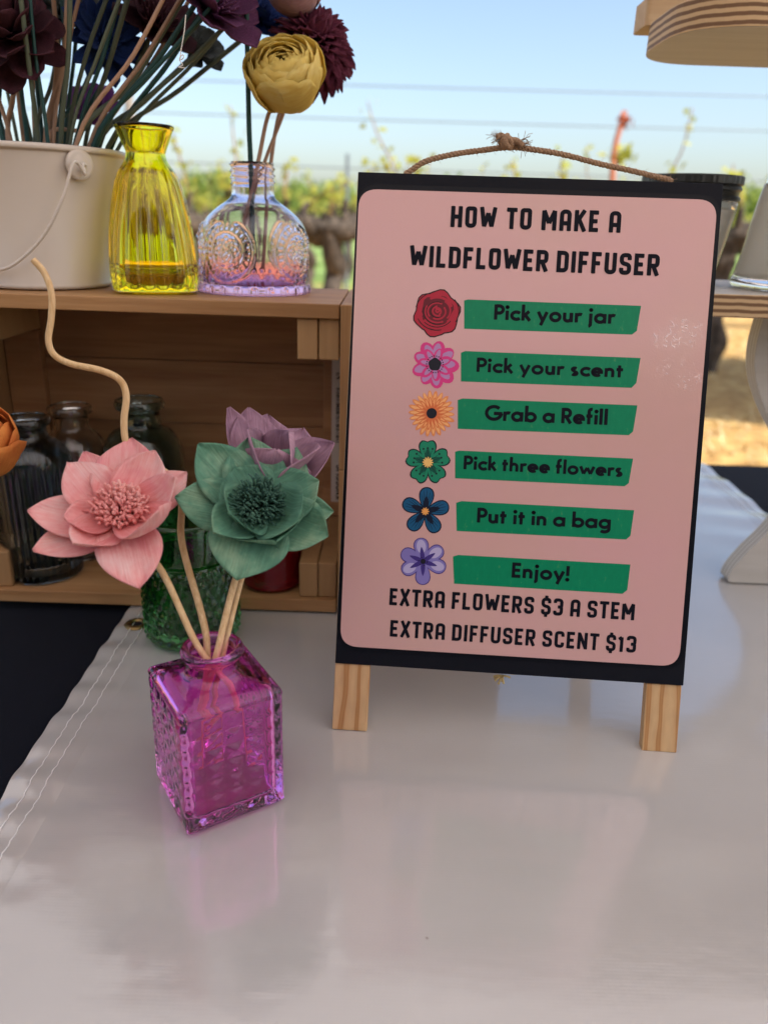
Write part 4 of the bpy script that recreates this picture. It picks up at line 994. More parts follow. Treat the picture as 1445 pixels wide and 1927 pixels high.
# ------------------------------------------------------------------ petals and flowers
def petal(L, w, bow=.15, cup=.3, tip=.5, thick=.0007, twist=0, nu=12, nv=8, ruffle=0, seed=0, tipcurl=0):
    """x along the length, y across, z towards the flower's face"""
    top = []
    for i in range(nu + 1):
        s = i / nu; wd = (s ** .5) * ((1 - s ** 2.3) ** tip) * (1 + .45 * tip); wd = wd if 0 < i else .12
        if i == nu: wd = .03
        for j in range(nv + 1):
            t = j / nv * 2 - 1; y = t * wd * w / 2
            z = -bow * L * sin(pi * min(1, s * 1.0)) + cup * (t * t) * wd * w * .5 + tipcurl * L * s ** 4
            z += ruffle * w * noise.noise(V((s * 2.5 + seed * 7, t * 1.5, seed))) + twist * t * s * w
            top.append(V((s * L, y, z)))
    n = len(top); vs = top + [v_ - V((0, 0, thick)) for v_ in top]; fs = []; q = nv + 1
    for i in range(nu):
        for j in range(nv):
            a = i * q + j; fs.append((a, a + 1, a + q + 1, a + q)); fs.append((n + a, n + a + q, n + a + q + 1, n + a + 1))
    rim = [j for j in range(q)] + [i * q + nv for i in range(1, nu + 1)] + [nu * q + j for j in range(nv - 1, -1, -1)] + [i * q for i in range(nu - 1, 0, -1)]
    for a, b in zip(rim, rim[1:] + rim[:1]): fs.append((a, n + a, n + b, b))
    return mesh(vs, fs, True, 'petal')
def frame(B, T, n):
    x = (T - B).normalized(); z = (n - x * n.dot(x)).normalized(); y = z.cross(x)
    return Matrix(((x.x, y.x, z.x, B.x), (x.y, y.y, z.y, B.y), (x.z, y.z, z.z, B.z), (0, 0, 0, 1)))
def lotus(parent, cpx, cpy, dep, n, petals, m, cm, crad, cn, chgt, seed, cdep=0):
    """petals: (tip px, tip py, offset towards the camera (m), width (m), bow, cup, tipcurl)"""
    C = atd(cpx, cpy, dep); r = random.Random(seed)
    for k, p in enumerate(petals):
        T = atd(p[0], p[1], dep - p[2]); base = C - n * (.0035 + p[7] if len(p) > 7 else .0035) + (T - C).normalized() * .001
        me = petal((T - base).length, p[3] * 1.14, p[4], p[5] * .85, .95, .00055, 0, 16, 10, .05, seed + k, p[6]); link('petal', me, m, parent, frame(base, T, n))
    mb = MB(); t1 = n.orthogonal().normalized(); t2 = n.cross(t1); C = C - n * .001
    for k in range(cn):
        q = sqrt((k + .5) / cn); a = k * 2.39996; d = (t1 * cos(a) + t2 * sin(a)); s = C + d * q * crad * .55; dr = (n + d * q * 1.05 + V((r.gauss(0, .22), r.gauss(0, .22), r.gauss(0, .22)))).normalized()
        l = chgt * r.uniform(.75, 1.15); bend = t1.cross(dr) * r.gauss(0, .3) * l
        mb.tube([s, s + dr * l * .5, s + dr * l * .85 + bend * .4, s + dr * l + bend], lambda t: ((.00046 if cn > 200 else .00078) + .0001 * t), 5)
    mb.build('flower_center', cm, parent, smooth=True)
    return C
def reed(parent, pts, rad, m, n=8, name='stem', wob=0, seed=0):
    P = smooth_path(pts, n)
    s0 = seed * 3.3
    mb = MB(); mb.tube(P, lambda t: (lambda an: rad * (1 + .10 * cos(an * 2 + t * 3 + s0) + .06 * noise.noise(V((cos(an) * 2, sin(an) * 2, t * 12 + s0))))), 10)
    return mb.build(name, m, parent, smooth=True)
M_pk = petalmat('petal_pink', (.84, .40, .40), (.78, .26, .31), (.88, .58, .57), base=(.74, .20, .20), trans=.2); M_pkc = petalmat('pink_center', (.86, .36, .34), (.82, .28, .27), (.90, .48, .44))
M_gn = petalmat('petal_green', (.12, .30, .20), (.06, .19, .13), (.28, .45, .30), base=(.06, .18, .12), trans=.2); M_gnc = petalmat('green_center', (.035, .11, .08), (.02, .07, .05), (.07, .17, .12))
M_mv = petalmat('petal_mauve', (.37, .21, .30), (.27, .14, .21), (.46, .28, .37))
viewn = -FW
jt = jc + V((0, 0, .0946))
mouth = lambda dx, dy: jt + V((dx, dy, -.003))
# pink flower
npk = (viewn * .62 + V((.16, 0, .75))).normalized()
pkf = empty('wooden_flower', jt + V((-.004, -.004, -.06)), 'large pink wood-shaving flower at the left of the magenta jar', 'flower', 'wooden flowers in the magenta jar')
Dp = .405
pet = [(160, 850, -.030, .030, .10, .25, .0, .003), (246, 822, -.030, .040, .12, .30, -.02, .002), (352, 888, -.020, .030, .10, .25, .0, .002), (292, 848, -.020, .032, .13, .35, .0, 0),
       (54, 966, .004, .032, .08, .22, .06, .003), (64, 1040, .012, .028, .08, .20, .05, .004), (262, 1107, .022, .036, -.05, .10, .0, .004),
       (128, 872, -.012, .034, .16, .45, .02, .0), (333, 900, .004, .030, .22, .45, .03, 0), (120, 975, .014, .026, .16, .35, .04, 0), (138, 1024, .026, .028, .16, .35, .0, .001), (300, 960, .030, .034, .26, .45, .0, .0)]
Cpk = lotus(pkf, 226, 955, Dp, npk, pet, M_pk, M_pkc, .018, 190, .0072, 3)
reed(pkf, [Cpk - npk * .004, Cpk - npk * .014 + V((.003, 0, -.006)), atd(305, 1075, Dp + .006), atd(372, 1215, .412), jt + V((.008, .004, -.03)), jt + V((.017, .008, -.078))], .00165, M_twig)
# curly reed, passes behind the pink flower
cu = empty('curly_reed', jt + V((0, 0, -.07)), 'bare curly natural reed rising from the magenta jar in an S bend', 'reed')
reed(cu, [jt + V((-.016, .006, -.078)), jt + V((-.006, .003, -.03)), atd(390, 1214, .418), atd(378, 1150, .424), atd(352, 1060, .430), atd(341, 1005, .433), atd(342, 950, .436), atd(330, 905, .440), atd(295, 878, .442), atd(258, 862, .440), atd(238, 832, .437), atd(234, 790, .434), atd(238, 745, .432), atd(226, 715, .43), atd(190, 697, .426), atd(135, 685, .424), atd(103, 668, .422), atd(92, 640, .420), atd(97, 600, .418), atd(98, 555, .416), atd(85, 515, .414), atd(63, 489, .412)], .00185, M_twig, 7, 'reed', seed=2)
# green flower
ngn = (viewn * .85 + V((.10, 0, .40))).normalized()
gnf = empty('wooden_flower', jt + V((.004, .0, -.06)), 'large sage green wood-shaving flower at the right of the magenta jar', 'flower', 'wooden flowers in the magenta jar')
Dg = .412
pet = [(374, 838, -.012, .036, .12, .40, .05, .003), (470, 825, -.022, .038, .10, .30, .03, .003), (560, 845, -.026, .036, .08, .25, .02, .004), (330, 938, .000, .034, .10, .30, .05, .004), (628, 962, -.012, .026, .08, .2, .0, .005),
       (618, 1012, .004, .036, .10, .28, .03, .003), (448, 1092, .014, .046, -.04, .12, .0, .005),
       (600, 905, -.010, .034, .16, .42, .03, .0), (402, 1000, .018, .030, .14, .4, .0, .001), (520, 1020, .016, .044, .2, .45, .0, .001), (440, 880, -.008, .036, .20, .45, .03, 0), (565, 975, .014, .040, .24, .5, .04, -.001), (430, 968, .014, .038, .24, .5, .04, -.001)]
Cgn = lotus(gnf, 488, 948, Dg, ngn, pet, M_gn, M_gnc, .0155, 240, .0085, 8)
reed(gnf, [Cgn - ngn * .004, Cgn - ngn * .016 + V((0, 0, -.006)), atd(447, 1080, Dg + .012), atd(412, 1216, .412), jt + V((-.004, .002, -.03)), jt + V((-.013, -.002, -.08))], .0017, M_twig, seed=4)
# mauve flower seen from the side behind it
mvf = empty('wooden_flower', jt + V((.006, .004, -.06)), 'dusty mauve wood-shaving flower seen from the side behind the green one', 'flower', 'wooden flowers in the magenta jar')
Dm = .450; nmv = (V((.25, -.12, .95))).normalized()
pet = [(431, 766, -.002, .030, .10, .5, .0, .004), (467, 768, -.016, .040, .08, .4, .0, .003), (505, 782, -.024, .050, .08, .3, .0, .002), (570, 806, -.024, .050, .08, .3, .0, .002), (630, 834, .0, .046, .10, .4, .02, .002),
       (548, 812, .012, .050, .12, .4, .0, .0), (470, 806, .018, .050, .14, .45, .0, .0), (600, 836, .016, .046, .10, .4, .0, .002), (520, 846, .022, .050, .14, .4, .0, .002)]
Cmv = lotus(mvf, 508, 905, Dm, nmv, pet, M_mv, M_mv, .010, 60, .008, 12)
reed(mvf, [Cmv - nmv * .003, Cmv - nmv * .02, atd(455, 1090, Dm - .02), atd(424, 1216, .418), jt + V((.0, .006, -.03)), jt + V((-.006, .010, -.079))], .0016, M_twig, seed=6)

# ball flowers for bucket and jar -------------------------------------------------
PROTO = {}
def pm(kind, k):
    key = (kind, k)
    if key not in PROTO:
        if kind == 'mum': PROTO[key] = petal(1, .24 + .05 * k, -.10, .7, .30, .02, .10, 8, 4, .30, k, -.10)
        if kind == 'rose': PROTO[key] = petal(1, .95 + .12 * k, .22, .5, .28, .018, .0, 12, 8, .07, k, .03)
        if kind == 'daisy': PROTO[key] = petal(1, .38 + .05 * k, .06, .35, .5, .02, .03, 8, 4, .08, k, -.08)
        if kind == 'broad': PROTO[key] = petal(1, .7 + .08 * k, .12, .35, .45, .018, .03, 10, 6, .08, k, -.03)
    return PROTO[key]
def bloom(parent, C, n, R, kind, m, seed, N=None, cm=None):
    r = random.Random(seed); n = n.normalized(); t1 = n.orthogonal().normalized(); t2 = n.cross(t1)
    if kind == 'mum':
        N = N or 90
        for k in range(N):
            f = (k + .5) / N; el = pi / 2 - f * pi * .60; a = k * 2.39996; d = (t1 * cos(a) + t2 * sin(a)) * cos(el) + n * sin(el); L = R * r.uniform(.9, 1.06)
            me = pm(kind, k % 3); me.materials or me.materials.append(m)
            o = link('petal', me, None, parent, frame(C - n * R * .25, C - n * R * .25 + d, (n + d * .02) if el < 1.3 else t1) @ Matrix.Scale(L * 1.12, 4)); setm(o, m)
    elif kind == 'layer':
        for k in range(N):
            f = (k + .5) / N; el = radians(86 - 120 * f); a = k * 2.39996; q = (t1 * cos(a) + t2 * sin(a)); d = q * cos(el) + n * sin(el); nn_ = n * cos(el) - q * sin(el)
            o = link('petal', pm('broad', k % 3), None, parent, frame(C - n * R * .2, C - n * R * .2 + d, nn_) @ Matrix.Scale(R * (.75 + .35 * f), 4)); setm(o, m)
    elif kind == 'rose':
        N = N or 14
        for k in range(N):
            f = k / (N - 1); a0 = k * 2.39996; rad = R * (.42 + .52 * f); span = radians(72 - 8 * f - (14 if N > 20 else 0)); top_ = radians(8 + (62 if N > 20 else 44) * f + r.uniform(-5, 5)); bot = radians(165)
            nu, nv = 12, 12; vs = []
            for i in range(nu + 1):
                s_ = i / nu
                for j in range(nv + 1):
                    t = j / nv * 2 - 1; edge_ = top_ + .42 * t ** 4 + .07 * noise.noise(V((t * 11 + k * 3, 2, seed))) + .13 * noise.noise(V((t * 3 + k * 5, 0, seed))); el = bot + (edge_ - bot) * s_
                    az = a0 + t * span * (.45 + .55 * min(1, s_ * 1.6)); flare = 1 + .14 * f * max(0, s_ - .7) / .3 * (1 + .5 * noise.noise(V((t * 2, k, 1))))
                    rr_q = rad * flare * (1 + .03 * t) * (1 + .03 * noise.noise(V((t * 2, s_ * 3, k + seed)))); q = t1 * cos(az) + t2 * sin(az)
                    vs.append(C + (q * sin(el) * rr_q + n * cos(el) * rr_q * (1.0 if el < pi / 2 else .95)))
            K = len(vs); cen = C; vs += [v_ + (cen - v_).normalized() * .0006 for v_ in vs]; q_ = nv + 1; fs = []
            for i in range(nu):
                for j in range(nv):
                    a = i * q_ + j; fs.append((a, a + 1, a + q_ + 1, a + q_)); fs.append((K + a, K + a + q_, K + a + q_ + 1, K + a + 1))
            rim = [j for j in range(q_)] + [i * q_ + nv for i in range(1, nu + 1)] + [nu * q_ + j for j in range(nv - 1, -1, -1)] + [i * q_ for i in range(nu - 1, 0, -1)]
            for a, b in zip(rim, rim[1:] + rim[:1]): fs.append((a, K + a, K + b, b))
            link('petal', mesh(vs, fs, True, 'petal'), m, parent)
    else:
        N = N or 16
        for k in range(N):
            ring = k % 2; a = 2 * pi * k / N + r.gauss(0, .06); el = radians(14 + 24 * ring + r.gauss(0, 5)); q = (t1 * cos(a) + t2 * sin(a)); d = q * cos(el) + n * sin(el); nn_ = n * cos(el) - q * sin(el)
            o = link('petal', pm(kind, k % 3), None, parent, frame(C, C + d, nn_) @ Matrix.Scale(R * (1 - .18 * ring), 4)); setm(o, m)
        mb = MB()
        for k in range(40):
            qq = sqrt((k + .5) / 40); a = k * 2.4; d = (t1 * cos(a) + t2 * sin(a)); mb.tube([C + d * qq * R * .2, C + (n + d * qq) * R * .3 + d * qq * R * .1], R * .025, 4)
        mb.build('flower_center', cm or m, parent, smooth=True)
def setm(o, m):
    if not o.data.materials: o.data.materials.append(m)
    o.material_slots[0].link = 'OBJECT'; o.material_slots[0].material = m
M_yl = petalmat('petal_yellow', (.84, .68, .20), (.76, .58, .14), (.88, .76, .32), trans=.35)
M_bg = petalmat('petal_burgundy', (.15, .018, .055), (.10, .010, .035), (.22, .03, .08), trans=.25)
M_bl = petalmat('petal_blue_', (.015, .06, .27), (.01, .035, .17), (.03, .09, .36), trans=.3)
M_pp = petalmat('petal_purple', (.14, .035, .12), (.08, .02, .07), (.22, .06, .18), trans=.25)
M_vi = petalmat('petal_violet', (.30, .10, .42), (.2, .06, .3), (.4, .16, .5), trans=.35)
M_mn = petalmat('petal_maroon', (.075, .014, .028), (.05, .01, .02), (.12, .025, .045), trans=.2)
M_tl = petalmat('petal_slate', (.12, .15, .15), (.08, .10, .10), (.18, .2, .2), trans=.2)
M_or = petalmat('petal_orange', (.72, .24, .045), (.60, .16, .03), (.8, .34, .08), trans=.2)

# flowers in the embossed jar
yj = lb.y
f1 = empty('wooden_flower', lb + V((0, 0, .02)), 'yellow wood-shaving rose above the embossed jar', 'flower', 'wooden flowers in the embossed jar')
C1 = aty(538, 140, yj - .01); n1_ = V((-.10, -.62, .70)).normalized()
bloom(f1, C1, n1_, .0295, 'rose', M_yl, 1, 36)
f2 = empty('wooden_flower', lb + V((.004, .004, .02)), 'burgundy chrysanthemum-like wooden flower behind the yellow rose', 'flower', 'wooden flowers in the embossed jar')
C2 = aty(586, 92, yj + .03); n2_ = V((.30, -.62, .55)).normalized()
bloom(f2, C2, n2_, .0315, 'mum', M_bg, 2, 190)
nk = lb + V((0, 0, zt(330)))
def jstem(par, pts, m, rad, s): reed(par, pts, rad, m, 6, seed=s)
jstem(f1, [C1 - n1_ * .025, aty(510, 205, yj), aty(487, 300, yj), aty(466, 395, yj), lb + V((-.020, .004, .012))], M_reed_b, .0016, 1)
jstem(f2, [C2 - n2_ * .006, aty(545, 175, yj + .018), aty(531, 220, yj + .012), aty(500, 300, yj + .008), aty(475, 380, yj + .004), lb + V((-.008, .012, .012))], M_reed_b, .0015, 2)
f3 = empty('wooden_flower', lb + V((.0, -.004, .02)), 'dark green straight stem in the embossed jar, its blue bloom above', 'flower', 'wooden flowers in the embossed jar')
C3 = aty(492, 48, yj + .035)
jstem(f3, [aty(462, -40, yj - .006), aty(465, 60, yj - .006), aty(469, 240, yj - .004), aty(473, 330, yj), aty(475, 430, yj), lb + V((-.002, 0, .012))], M_reed_t, .0019, 3)
f4 = empty('wooden_flower', lb + V((.008, .0, .02)), 'pale pink round wooden flower cut by the top of the picture, above the burgundy one', 'flower', 'wooden flowers in the embossed jar')
C4_ = aty(552, -28, yj + .02); bloom(f4, C4_, V((.05, -.6, .7)), .024, 'rose', petalmat('petal_dusk', (.36, .2, .24), (.28, .15, .18), (.44, .27, .3)), 5, 14)
jstem(f4, [C4_ + V((0, .01, -.02)), aty(560, 100, yj + .06), aty(516, 260, yj + .02), lb + V((.004, .012, .012))], M_reed_b, .0014, 4)

# ------------------------------------------------------------------ white bucket of stems
bk_y = .640; br = .0645
bcx = aty(75, 400, bk_y).x; bc = V((bcx, bk_y, cz1 + .0006)); rimz_ = zrow(268, 110, V((0, bk_y - br, 0))) - bc.z
rb = abs(aty(205, 545, bk_y).x - bcx); rt = abs(aty(226, 275, bk_y).x - bcx)
bu = empty('white_bucket', bc, 'white enamelled metal bucket with wire handle, full of dyed flower stems', 'bucket')
prof_o = [(rb * .9, .001), (rb - .002, 0), (rb, .001), (rb, .0035), (rb - .0008, .0045), (rt - .0012, rimz_ - .006), (rt - .0008, rimz_ - .004), (rt + .0006, rimz_ - .0045), (rt + .0016, rimz_ - .003), (rt + .0014, rimz_ - .0006), (rt + .0002, rimz_)]
prof_i = [(rt - .0016, rimz_ - .002), (rt - .003, rimz_ - .01), (rb - .0025, .004), (.005, .003)]
shell(prof_o, prof_i, 96, None, None, bc, 'body', M_bucket, bu)
# ear and wire handle
sa = math.asin(max(-1, min(1, (aty(133, 292, bk_y - br * .9).x - bcx) / rt))); en = V((sin(sa), -cos(sa), 0)); ec = bc + en * (rt + .0008) + V((0, 0, rimz_ - .0125))
Mx = frame(ec, ec + en, V((0, 0, 1)))
vs, fs = lathe([(.0001, .0018), (.003, .0019), (.0042, .0009), (.0075, .0012), (.0098, .0009), (.0104, 0), (.0104, -.001)], 32)
MB().add([Mx @ Matrix.Rotation(pi / 2, 4, 'Y') @ v_ for v_ in vs], fs).build('ear', M_bucket, bu, smooth=True)
hp = [ec + en * .004, ec + en * .006 + V((-.0005, 0, -.006)), aty(140, 305, ec.y - .012), aty(120, 370, ec.y - .016), aty(85, 440, ec.y - .016), aty(40, 488, ec.y - .014), aty(0, 508, ec.y - .01), aty(-60, 505, ec.y + .01), aty(-110, 440, ec.y + .06)]
MB().tube(smooth_path([ec + en * .0005 + V((.004, 0, 0))] + hp, 8), .0012, 8).build('handle', M_wire, bu, smooth=True)

top_blooms = [  # px, py, y, R, kind, material, reed, label
    (12, 42, .60, .036, 'layer', M_mn, 'b', 'dark maroon rounded flower at the top left corner'),
    (-6, 128, .62, .016, 'broad', M_pp, 't', 'small pale purple flower at the left edge under the maroon one'),
    (196, 78, .66, .034, 'daisy', M_bl, 't', 'deep blue daisy-like flower in the middle of the bucket bunch'),
    (292, 40, .67, .036, 'broad', M_mn, 'g', 'brownish maroon flower right of the deep blue one'),
    (398, 10, .62, .040, 'broad', M_pp, 't', 'dark purple flower with a long drooping petal at the bunch right side'),
    (372, 92, .70, .024, 'broad', M_tl, 'g', 'dull grey green flower under the dark purple one'),
    (120, 20, .68, .034, 'broad', M_tl, 'g', 'slate grey flower at the top between maroon and blue'),
    (172, 205, .70, .026, 'broad', M_vi, 'b', 'violet flower low behind the stems near the bucket rim'),
    (494, 35, .70, .030, 'broad', M_bl, 'g', 'bright blue flower left of the yellow rose'),
]
RM = {'t': M_reed_t, 'g': M_reed_g, 'b': M_reed_b}
r_ = random.Random(21)
def inb(px, dep_):   # a point on the rim of stems where they leave the bucket
    return px
def bstem(root, tip, rimpx, ydep, m, seed, rad=.0017):
    rim = aty(rimpx, 262, ydep); rim.z = bc.z + rimz_ + .002; dd = V((rim.x - bc.x, rim.y - bc.y)); lim = rt - .0055; dd = dd * min(1, lim / max(dd.length, 1e-4)); rim.x, rim.y = bc.x + dd.x, bc.y + dd.y; base = V((bc.x + dd.x * .6, bc.y + dd.y * .6, bc.z + .006))
    mid = rim.lerp(tip, .5) + V((r_.gauss(0, .0022), r_.gauss(0, .002), 0))
    reed(root, [base, rim, mid, tip], rad * r_.uniform(.85, 1.15), m, 6, seed=seed)
for i, (px, py, yy, R, kind, m, rc, lab) in enumerate(top_blooms):
    C_ = aty(px, py, yy); e = empty('wooden_flower', bc + V((0, 0, .006)), lab, 'flower', 'wooden flowers in the white bucket')
    nn_ = V((r_.gauss(0, .25) + (px - 120) / 700, -.55, .55 if kind != 'daisy' else .2)).normalized()
    bloom(e, C_, nn_, R, kind, m, 30 + i, {'rose': 16, 'daisy': 26, 'broad': 12, 'layer': 34}[kind])
    rimx = 60 + max(-60, min(140, (px - 110) * .45)); 
    bstem(e, C_ - nn_ * R * .3, rimx, .63 + r_.uniform(-.02, .03), RM[rc], i)
# drooping petal
# stems whose flowers are above the picture: (rim px, px at row 0, colour)
st = [(5, -40, 't'), (12, -70, 't'), (22, -62, 'b'), (34, -20, 'g'), (45, 2, 'b'), (52, 30, 't'), (60, -8, 'g'), (66, 52, 'b'), (72, 40, 'g'), (80, 72, 't'), (84, 118, 'b'), (90, 60, 't'), (94, 94, 'b'), (100, 152, 'b'), (104, 104, 'g'), (110, 112, 't'),
      (114, 128, 'g'), (120, 148, 't'), (126, 208, 'g'), (132, 228, 'g'), (137, 268, 't'), (142, 222, 't'), (150, 300, 'b'), (158, 238, 'g'), (168, 335, 'b'), (178, 350, 'b'), (186, 345, 'g'), (196, 372, 't'), (204, 396, 'g'), (210, 385, 't'), (216, 420, 't'), (222, 455, 'g'), (226, 485, 'g')]
names_ = {'t': ('teal dyed flower stem in the white bucket, bloom above the picture', 'teal flower stems in the bucket', 'dyed teal'), 'g': ('olive green flower stem in the white bucket, bloom above the picture', 'olive flower stems in the bucket', 'olive green'),
          'b': ('natural tan flower stem in the white bucket, bloom above the picture', 'tan flower stems in the bucket', 'natural tan')}
cnt_ = {'t': 0, 'g': 0, 'b': 0}; ORD = ['leftmost', 'second from left', 'third from left', 'fourth from left', 'fifth from left', 'sixth from left', 'seventh from left', 'eighth from left', 'ninth from left', 'tenth from left', 'eleventh from left', 'twelfth from left', 'thirteenth from left']
upm = [M_mn, M_pp, M_bl, M_tl, M_vi, M_pk]
for i, (rx, tx, c_) in enumerate(st):
    yd = .60 + (i * 7 % 11) * .0075; yt = yd + r_.uniform(-.03, .03)
    k = 1.32; top = aty(rx + (tx - rx) * k, 262 - 262 * k, yt)
    cnt_[c_] += 1; lean = 'leaning left' if tx < rx - 8 else 'standing nearly upright' if tx < rx + 25 else 'leaning right' if tx < rx + 130 else 'leaning far right'
    e = empty('flower_stem', bc + V((0, 0, .006)), '%s %s stem in the white bucket, %s' % (ORD[cnt_[c_] - 1], names_[c_][2], lean), 'flower stem', names_[c_][1])
    bstem(e, top, rx, yd, RM[c_], 50 + i, .00155)
    if i % 3 == 1: bloom(e, top + V((0, 0, .012)), V((r_.gauss(0, .4), -.3, 1)), .028, 'broad', upm[i % 6], 80 + i, 10)
# thin white thread hanging among the blooms
mb = MB(); mb.tube(smooth_path([aty(350, 28, .585), aty(347, 60, .585), aty(341, 95, .585), aty(340, 112, .585), aty(346, 108, .585), aty(344, 103, .585), aty(338, 112, .585), aty(344, 122, .585), aty(336, 126, .585), aty(348, 128, .585)], 6), .00035, 5)
tag(mb.build('thread', M_thread, smooth=True), 'thin white plastic thread dangling from the purple flower', 'thread')

# orange flower at the left edge with its holder just outside
oc = aty(-38, 832, .47); of = empty('wooden_flower', oc + V((-.03, .0, -.12)), 'orange wooden flower cut by the left edge of the picture', 'flower')
bloom(of, oc, V((.35, -.5, .75)), .026, 'rose', M_or, 7, 16); bloom(of, oc + V((-.002, 0, -.016)), V((.1, -.3, .6)), .021, 'broad', M_or, 8, 9)
hc_ = V((-.30, .46, -.006)); reed(of, [oc + V((0, 0, -.02)), oc.lerp(hc_, .5), hc_ + V((0, 0, .012))], .0016, M_twig, seed=9)
bottle('amber_bottle', -150, 1300, hc_.y, [(.018, 0), (.022, .002), (.022, .04), (.018, .05), (.010, .058), (.010, .07), (.013, .072), (.0125, .075)], 'small amber bottle on the navy cloth holding the orange flower', glass('amber_glass', (.8, .5, .2)), zfloor=-.005)

# ------------------------------------------------------------------ plywood stand with candles on the right
def plymat(name, axis):
    m = mat(name, (.5, .4, .28), .6); tc = nd(m, 'ShaderNodeTexCoord'); sp = nd(m, 'ShaderNodeSeparateXYZ'); lk(m, tc.outputs['Object'], sp.inputs[0])
    n_ = noisetex(m, coords(m, (1, 1, 1)), 60, 3)
    w = nd(m, 'ShaderNodeTexWave', wave_type='BANDS', bands_direction=axis, Scale=62.0, Distortion=1.1, Detail=3); lk(m, coords(m), w.inputs['Vector'])
    edgec = ramp(m, w.outputs['Fac'], [(.25, (.16, .085, .04)), (.45, (.34, .21, .11)), (.7, (.56, .40, .23))] if axis == 'Z' else [(.2, (.50, .46, .40)), (.6, (.68, .66, .60))])  # upright's edge colour whitened to stand in for sky light falling on it
    vf = coords(m, (6, 60, 60)); face = ramp(m, noisetex(m, vf, 1, 4), [(.3, (.42, .40, .37)), (.7, (.52, .50, .47))])
    ge = nd(m, 'ShaderNodeNewGeometry'); vt = nd(m, 'ShaderNodeVectorTransform', vector_type='NORMAL', convert_from='WORLD', convert_to='OBJECT'); lk(m, ge.outputs['Normal'], vt.inputs[0])
    s2 = nd(m, 'ShaderNodeSeparateXYZ'); lk(m, vt.outputs[0], s2.inputs[0]); ab = math_(m, 'ABSOLUTE', s2.outputs[axis]); gt = math_(m, 'GREATER_THAN', ab, .7)
    mx = nd(m, 'ShaderNodeMixRGB'); lk(m, gt, mx.inputs[0]); lk(m, edgec, mx.inputs[1]); lk(m, face, mx.inputs[2]); lk(m, mx.outputs[0], bsdf(m).inputs['Base Color']); return m
PLZ, PLY = plymat('plywood', 'Z'), plymat('plywood_upright', 'Y')
M_skylit_ply = mat('skylit_edge_tone', (.62, .62, .58), .6)  # pale tone of a sky-lit edge put into the colour, not assigned
ps_ = empty('plywood_stand', (.42, .68, .005), 'tiered plywood display stand with curved legs and rounded shelves at right', 'stand')
def roundshelf(name, x0, x1, y0, y1, z0, z1, rad, m, parent):
    poly = rrect([(x0, y0), (x1, y0), (x1, y1), (x0, y1)], rad, 12); return MB().prism(poly, z0, z1, lambda x, y, h: V((x, y, h))).build(name, m, parent, bevel=.0006)
z_l1 = aty(1445, 556, .60).z; z_l0 = aty(1445, 600, .60).z
roundshelf('shelf', .105, .62, .600, .775, z_l0, z_l1, .04, PLZ, ps_)
z_u0 = aty(1445, 50, .60).z; yf = atz(1445, 128, z_u0).y; x_u = atz(1222, 95, z_u0).x
roundshelf('shelf', x_u, .62, .600, yf, z_u0, z_u0 + .020, .055, PLZ, ps_)
pq = aty(1213, 48, .70); roundshelf('top_panel', pq.x, .6, .70, .735, pq.z, pq.z + .02, .004, wood('top_pine', (.56, .40, .24), (.45, .3, .16), 'X'), ps_)
# upright with the S-shaped outline
leftpx = [(1436, 602), (1424, 640), (1419, 675), (1420, 705), (1428, 740), (1444, 782), (1466, 825), (1484, 870), (1488, 915), (1474, 960), (1446, 1000), (1410, 1035), (1382, 1066), (1369, 1088), (1371, 1102)]
yp = .655
lp = [aty(x, y, yp) for x, y in leftpx]; lp = [(p.x, p.z) for p in lp]
zf_ = .0018; lp[-1] = (lp[-1][0], zf_); lp = [p for p in lp if p[1] >= zf_]; xm = .43
poly = [(p[0], p[1]) for p in lp] + [(2 * xm - p[0], p[1]) for p in lp[::-1]]; poly[0] = (poly[0][0], z_l0 - .0003); poly[-1] = (poly[-1][0], z_l0 - .0003)
pe_ = [tuple(v_)[:2] for v_ in smooth_path([(a, b, 0) for a, b in poly[:len(lp)]], 3)]
for sgn_ in (1, -1):        # two S-curved legs facing each other
    pp_ = [(a if sgn_ > 0 else .94 - a, b) for a, b in pe_] + [((a + .052) if sgn_ > 0 else .94 - a - .052, b) for a, b in pe_[::-1]]
    if sgn_ < 0: pp_ = pp_[::-1]
    MB().prism(pp_, yp, yp + .018, lambda x, y, h: V((x, h, y))).build('curved_leg', PLY, ps_, bevel=.0005)
up = [(x_u + .09, z_l1 + .0003), (x_u + .13, .33), (x_u + .12, .37), (x_u + .08, z_u0 - .0003)]
pp_ = [tuple(v_)[:2] for v_ in smooth_path([(.41, z_l1 + .0003, 0), (.44, .33, 0), (.44, .38, 0), (.40, z_u0 - .0003, 0)], 6)]; pp_ = pp_ + [(.62, z_u0 - .0003), (.62, z_l1 + .0003)]
MB().prism(pp_, .70, .718, lambda x, y, h: V((x, h, y))).build('upright', PLY, ps_, bevel=.0005)

# black-lidded cream candle jar
M_wax = mat('cream_wax', (.88, .85, .76), .45); tr = nd(M_wax, 'ShaderNodeBsdfTranslucent'); tr.inputs[0].default_value = (.92, .89, .8, 1); ms = nd(M_wax, 'ShaderNodeMixShader'); ms.inputs[0].default_value = .5; lk(M_wax, bsdf(M_wax).outputs[0], ms.inputs[1]); lk(M_wax, tr.outputs[0], ms.inputs[2]); lk(M_wax, ms.outputs[0], M_wax.node_tree.nodes['Material Output'].inputs[0]); M_lid = mat('black_lid', (.012, .014, .014), .4)
cy_ = .70; cc_ = aty(1273, 520, cy_); cc_.z = z_l1 + .0004; kk = (cc_ - CAM).dot(FW) / FPX
cj = empty('lidded_candle', cc_, 'cream candle jar with black screw lid, half hidden behind the sign', 'candle')
h_ = lambda y: zrow(y, 1290, cc_) - cc_.z
rr1 = 87 * kk; htop = h_(382 - 4); hlid = h_(333 - 2)
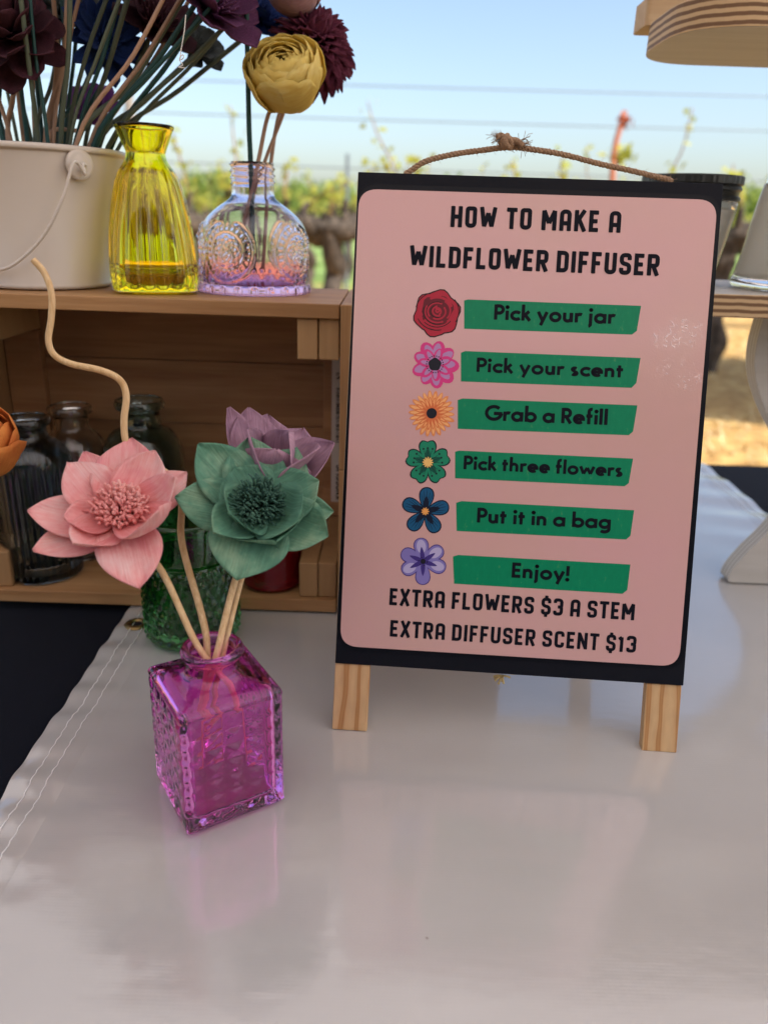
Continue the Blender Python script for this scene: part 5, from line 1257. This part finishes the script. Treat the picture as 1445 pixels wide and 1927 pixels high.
pr = [(rr1 * .62, 0), (rr1 * .70, .002), (rr1 * .78, htop * .3), (rr1 * .9, htop * .7), (rr1 * .955, htop * .93), (rr1 * .93, htop)]
o_ = resample(pr, 30); o_[0] = (pr[0][0], 0)
shell(o_, [(rr1 * .88, htop - .001), (rr1 * .84, htop * .7), (rr1 * .7, htop * .25), (rr1 * .6, .006), (.004, .0055)], 64, None, None, cc_, 'glass', G_cand, cj)
vs, fs = lathe([(rr1 * .62, .0050), (rr1 * .72, htop * .25), (rr1 * .86, htop * .7), (rr1 * .885, htop * .9)], 48, c=cc_); MB().add(vs, fs).build('wax', M_wax, cj, smooth=True)
vs, fs = lathe([(rr1 * .9, htop - .0), (rr1 * .985, htop + .0004), (rr1 * .985, htop + .003), (rr1 * .94, htop + .004), (rr1 * .95, htop + .007), (rr1 * .99, htop + .0085), (rr1 * .99, htop + .010), (rr1 * .955, htop + .0115), (rr1 * 1.0, htop + .013), (rr1 * 1.0, hlid - .001), (rr1 * .98, hlid)], 120,
                fn=lambda r, z, th, i: (r * (1 + (.006 * (1 if sin(th * 60) > 0 else -1) if i in (8, 9) else 0)), z), c=cc_)
MB().add(vs, fs).build('lid', M_lid, cj)
# tall candle glass
cy_ = .655; gc = aty(1497, 530, cy_); gc.z = z_l1 + .0004; kk = (gc - CAM).dot(FW) / FPX
G_cg = glass('candle_glass', (.99, .995, 1.0), .0, ior=1.12)
tg = empty('candle_glass', gc, 'clear tapered glass with cream wax on the lower plywood shelf, right edge', 'candle')
h_ = lambda y: zrow(y, 1440, gc) - gc.z
pr = [(100 * kk, 0), (112 * kk, .002), (115 * kk, .006), (110 * kk, .012), (103 * kk, h_(470)), (92 * kk, h_(380)), (78 * kk, h_(300)), (73 * kk, h_(266))]
o_ = resample(pr, 40); o_[0] = (pr[0][0], 0)
shell(o_, [(70 * kk, h_(266) - .0005), (74 * kk, h_(300)), (87 * kk, h_(380)), (98 * kk, h_(470)), (104 * kk, .014), (98 * kk, .009), (.004, .008)], 72, None, None, gc, 'glass', G_cg, tg)
vs, fs = lathe([(99.5 * kk, .0085), (105 * kk, .014), (99 * kk, h_(470)), (88 * kk, h_(380)), (82.5 * kk, h_(345)), (79 * kk, h_(343))], 64, c=gc); MB().add(vs, fs).build('wax', M_wax, tg, smooth=True)
MB().tube([gc + V((0, 0, h_(343))), gc + V((.001, 0, h_(325)))], .0008, 6).build('wick', M_thread, tg, smooth=True)
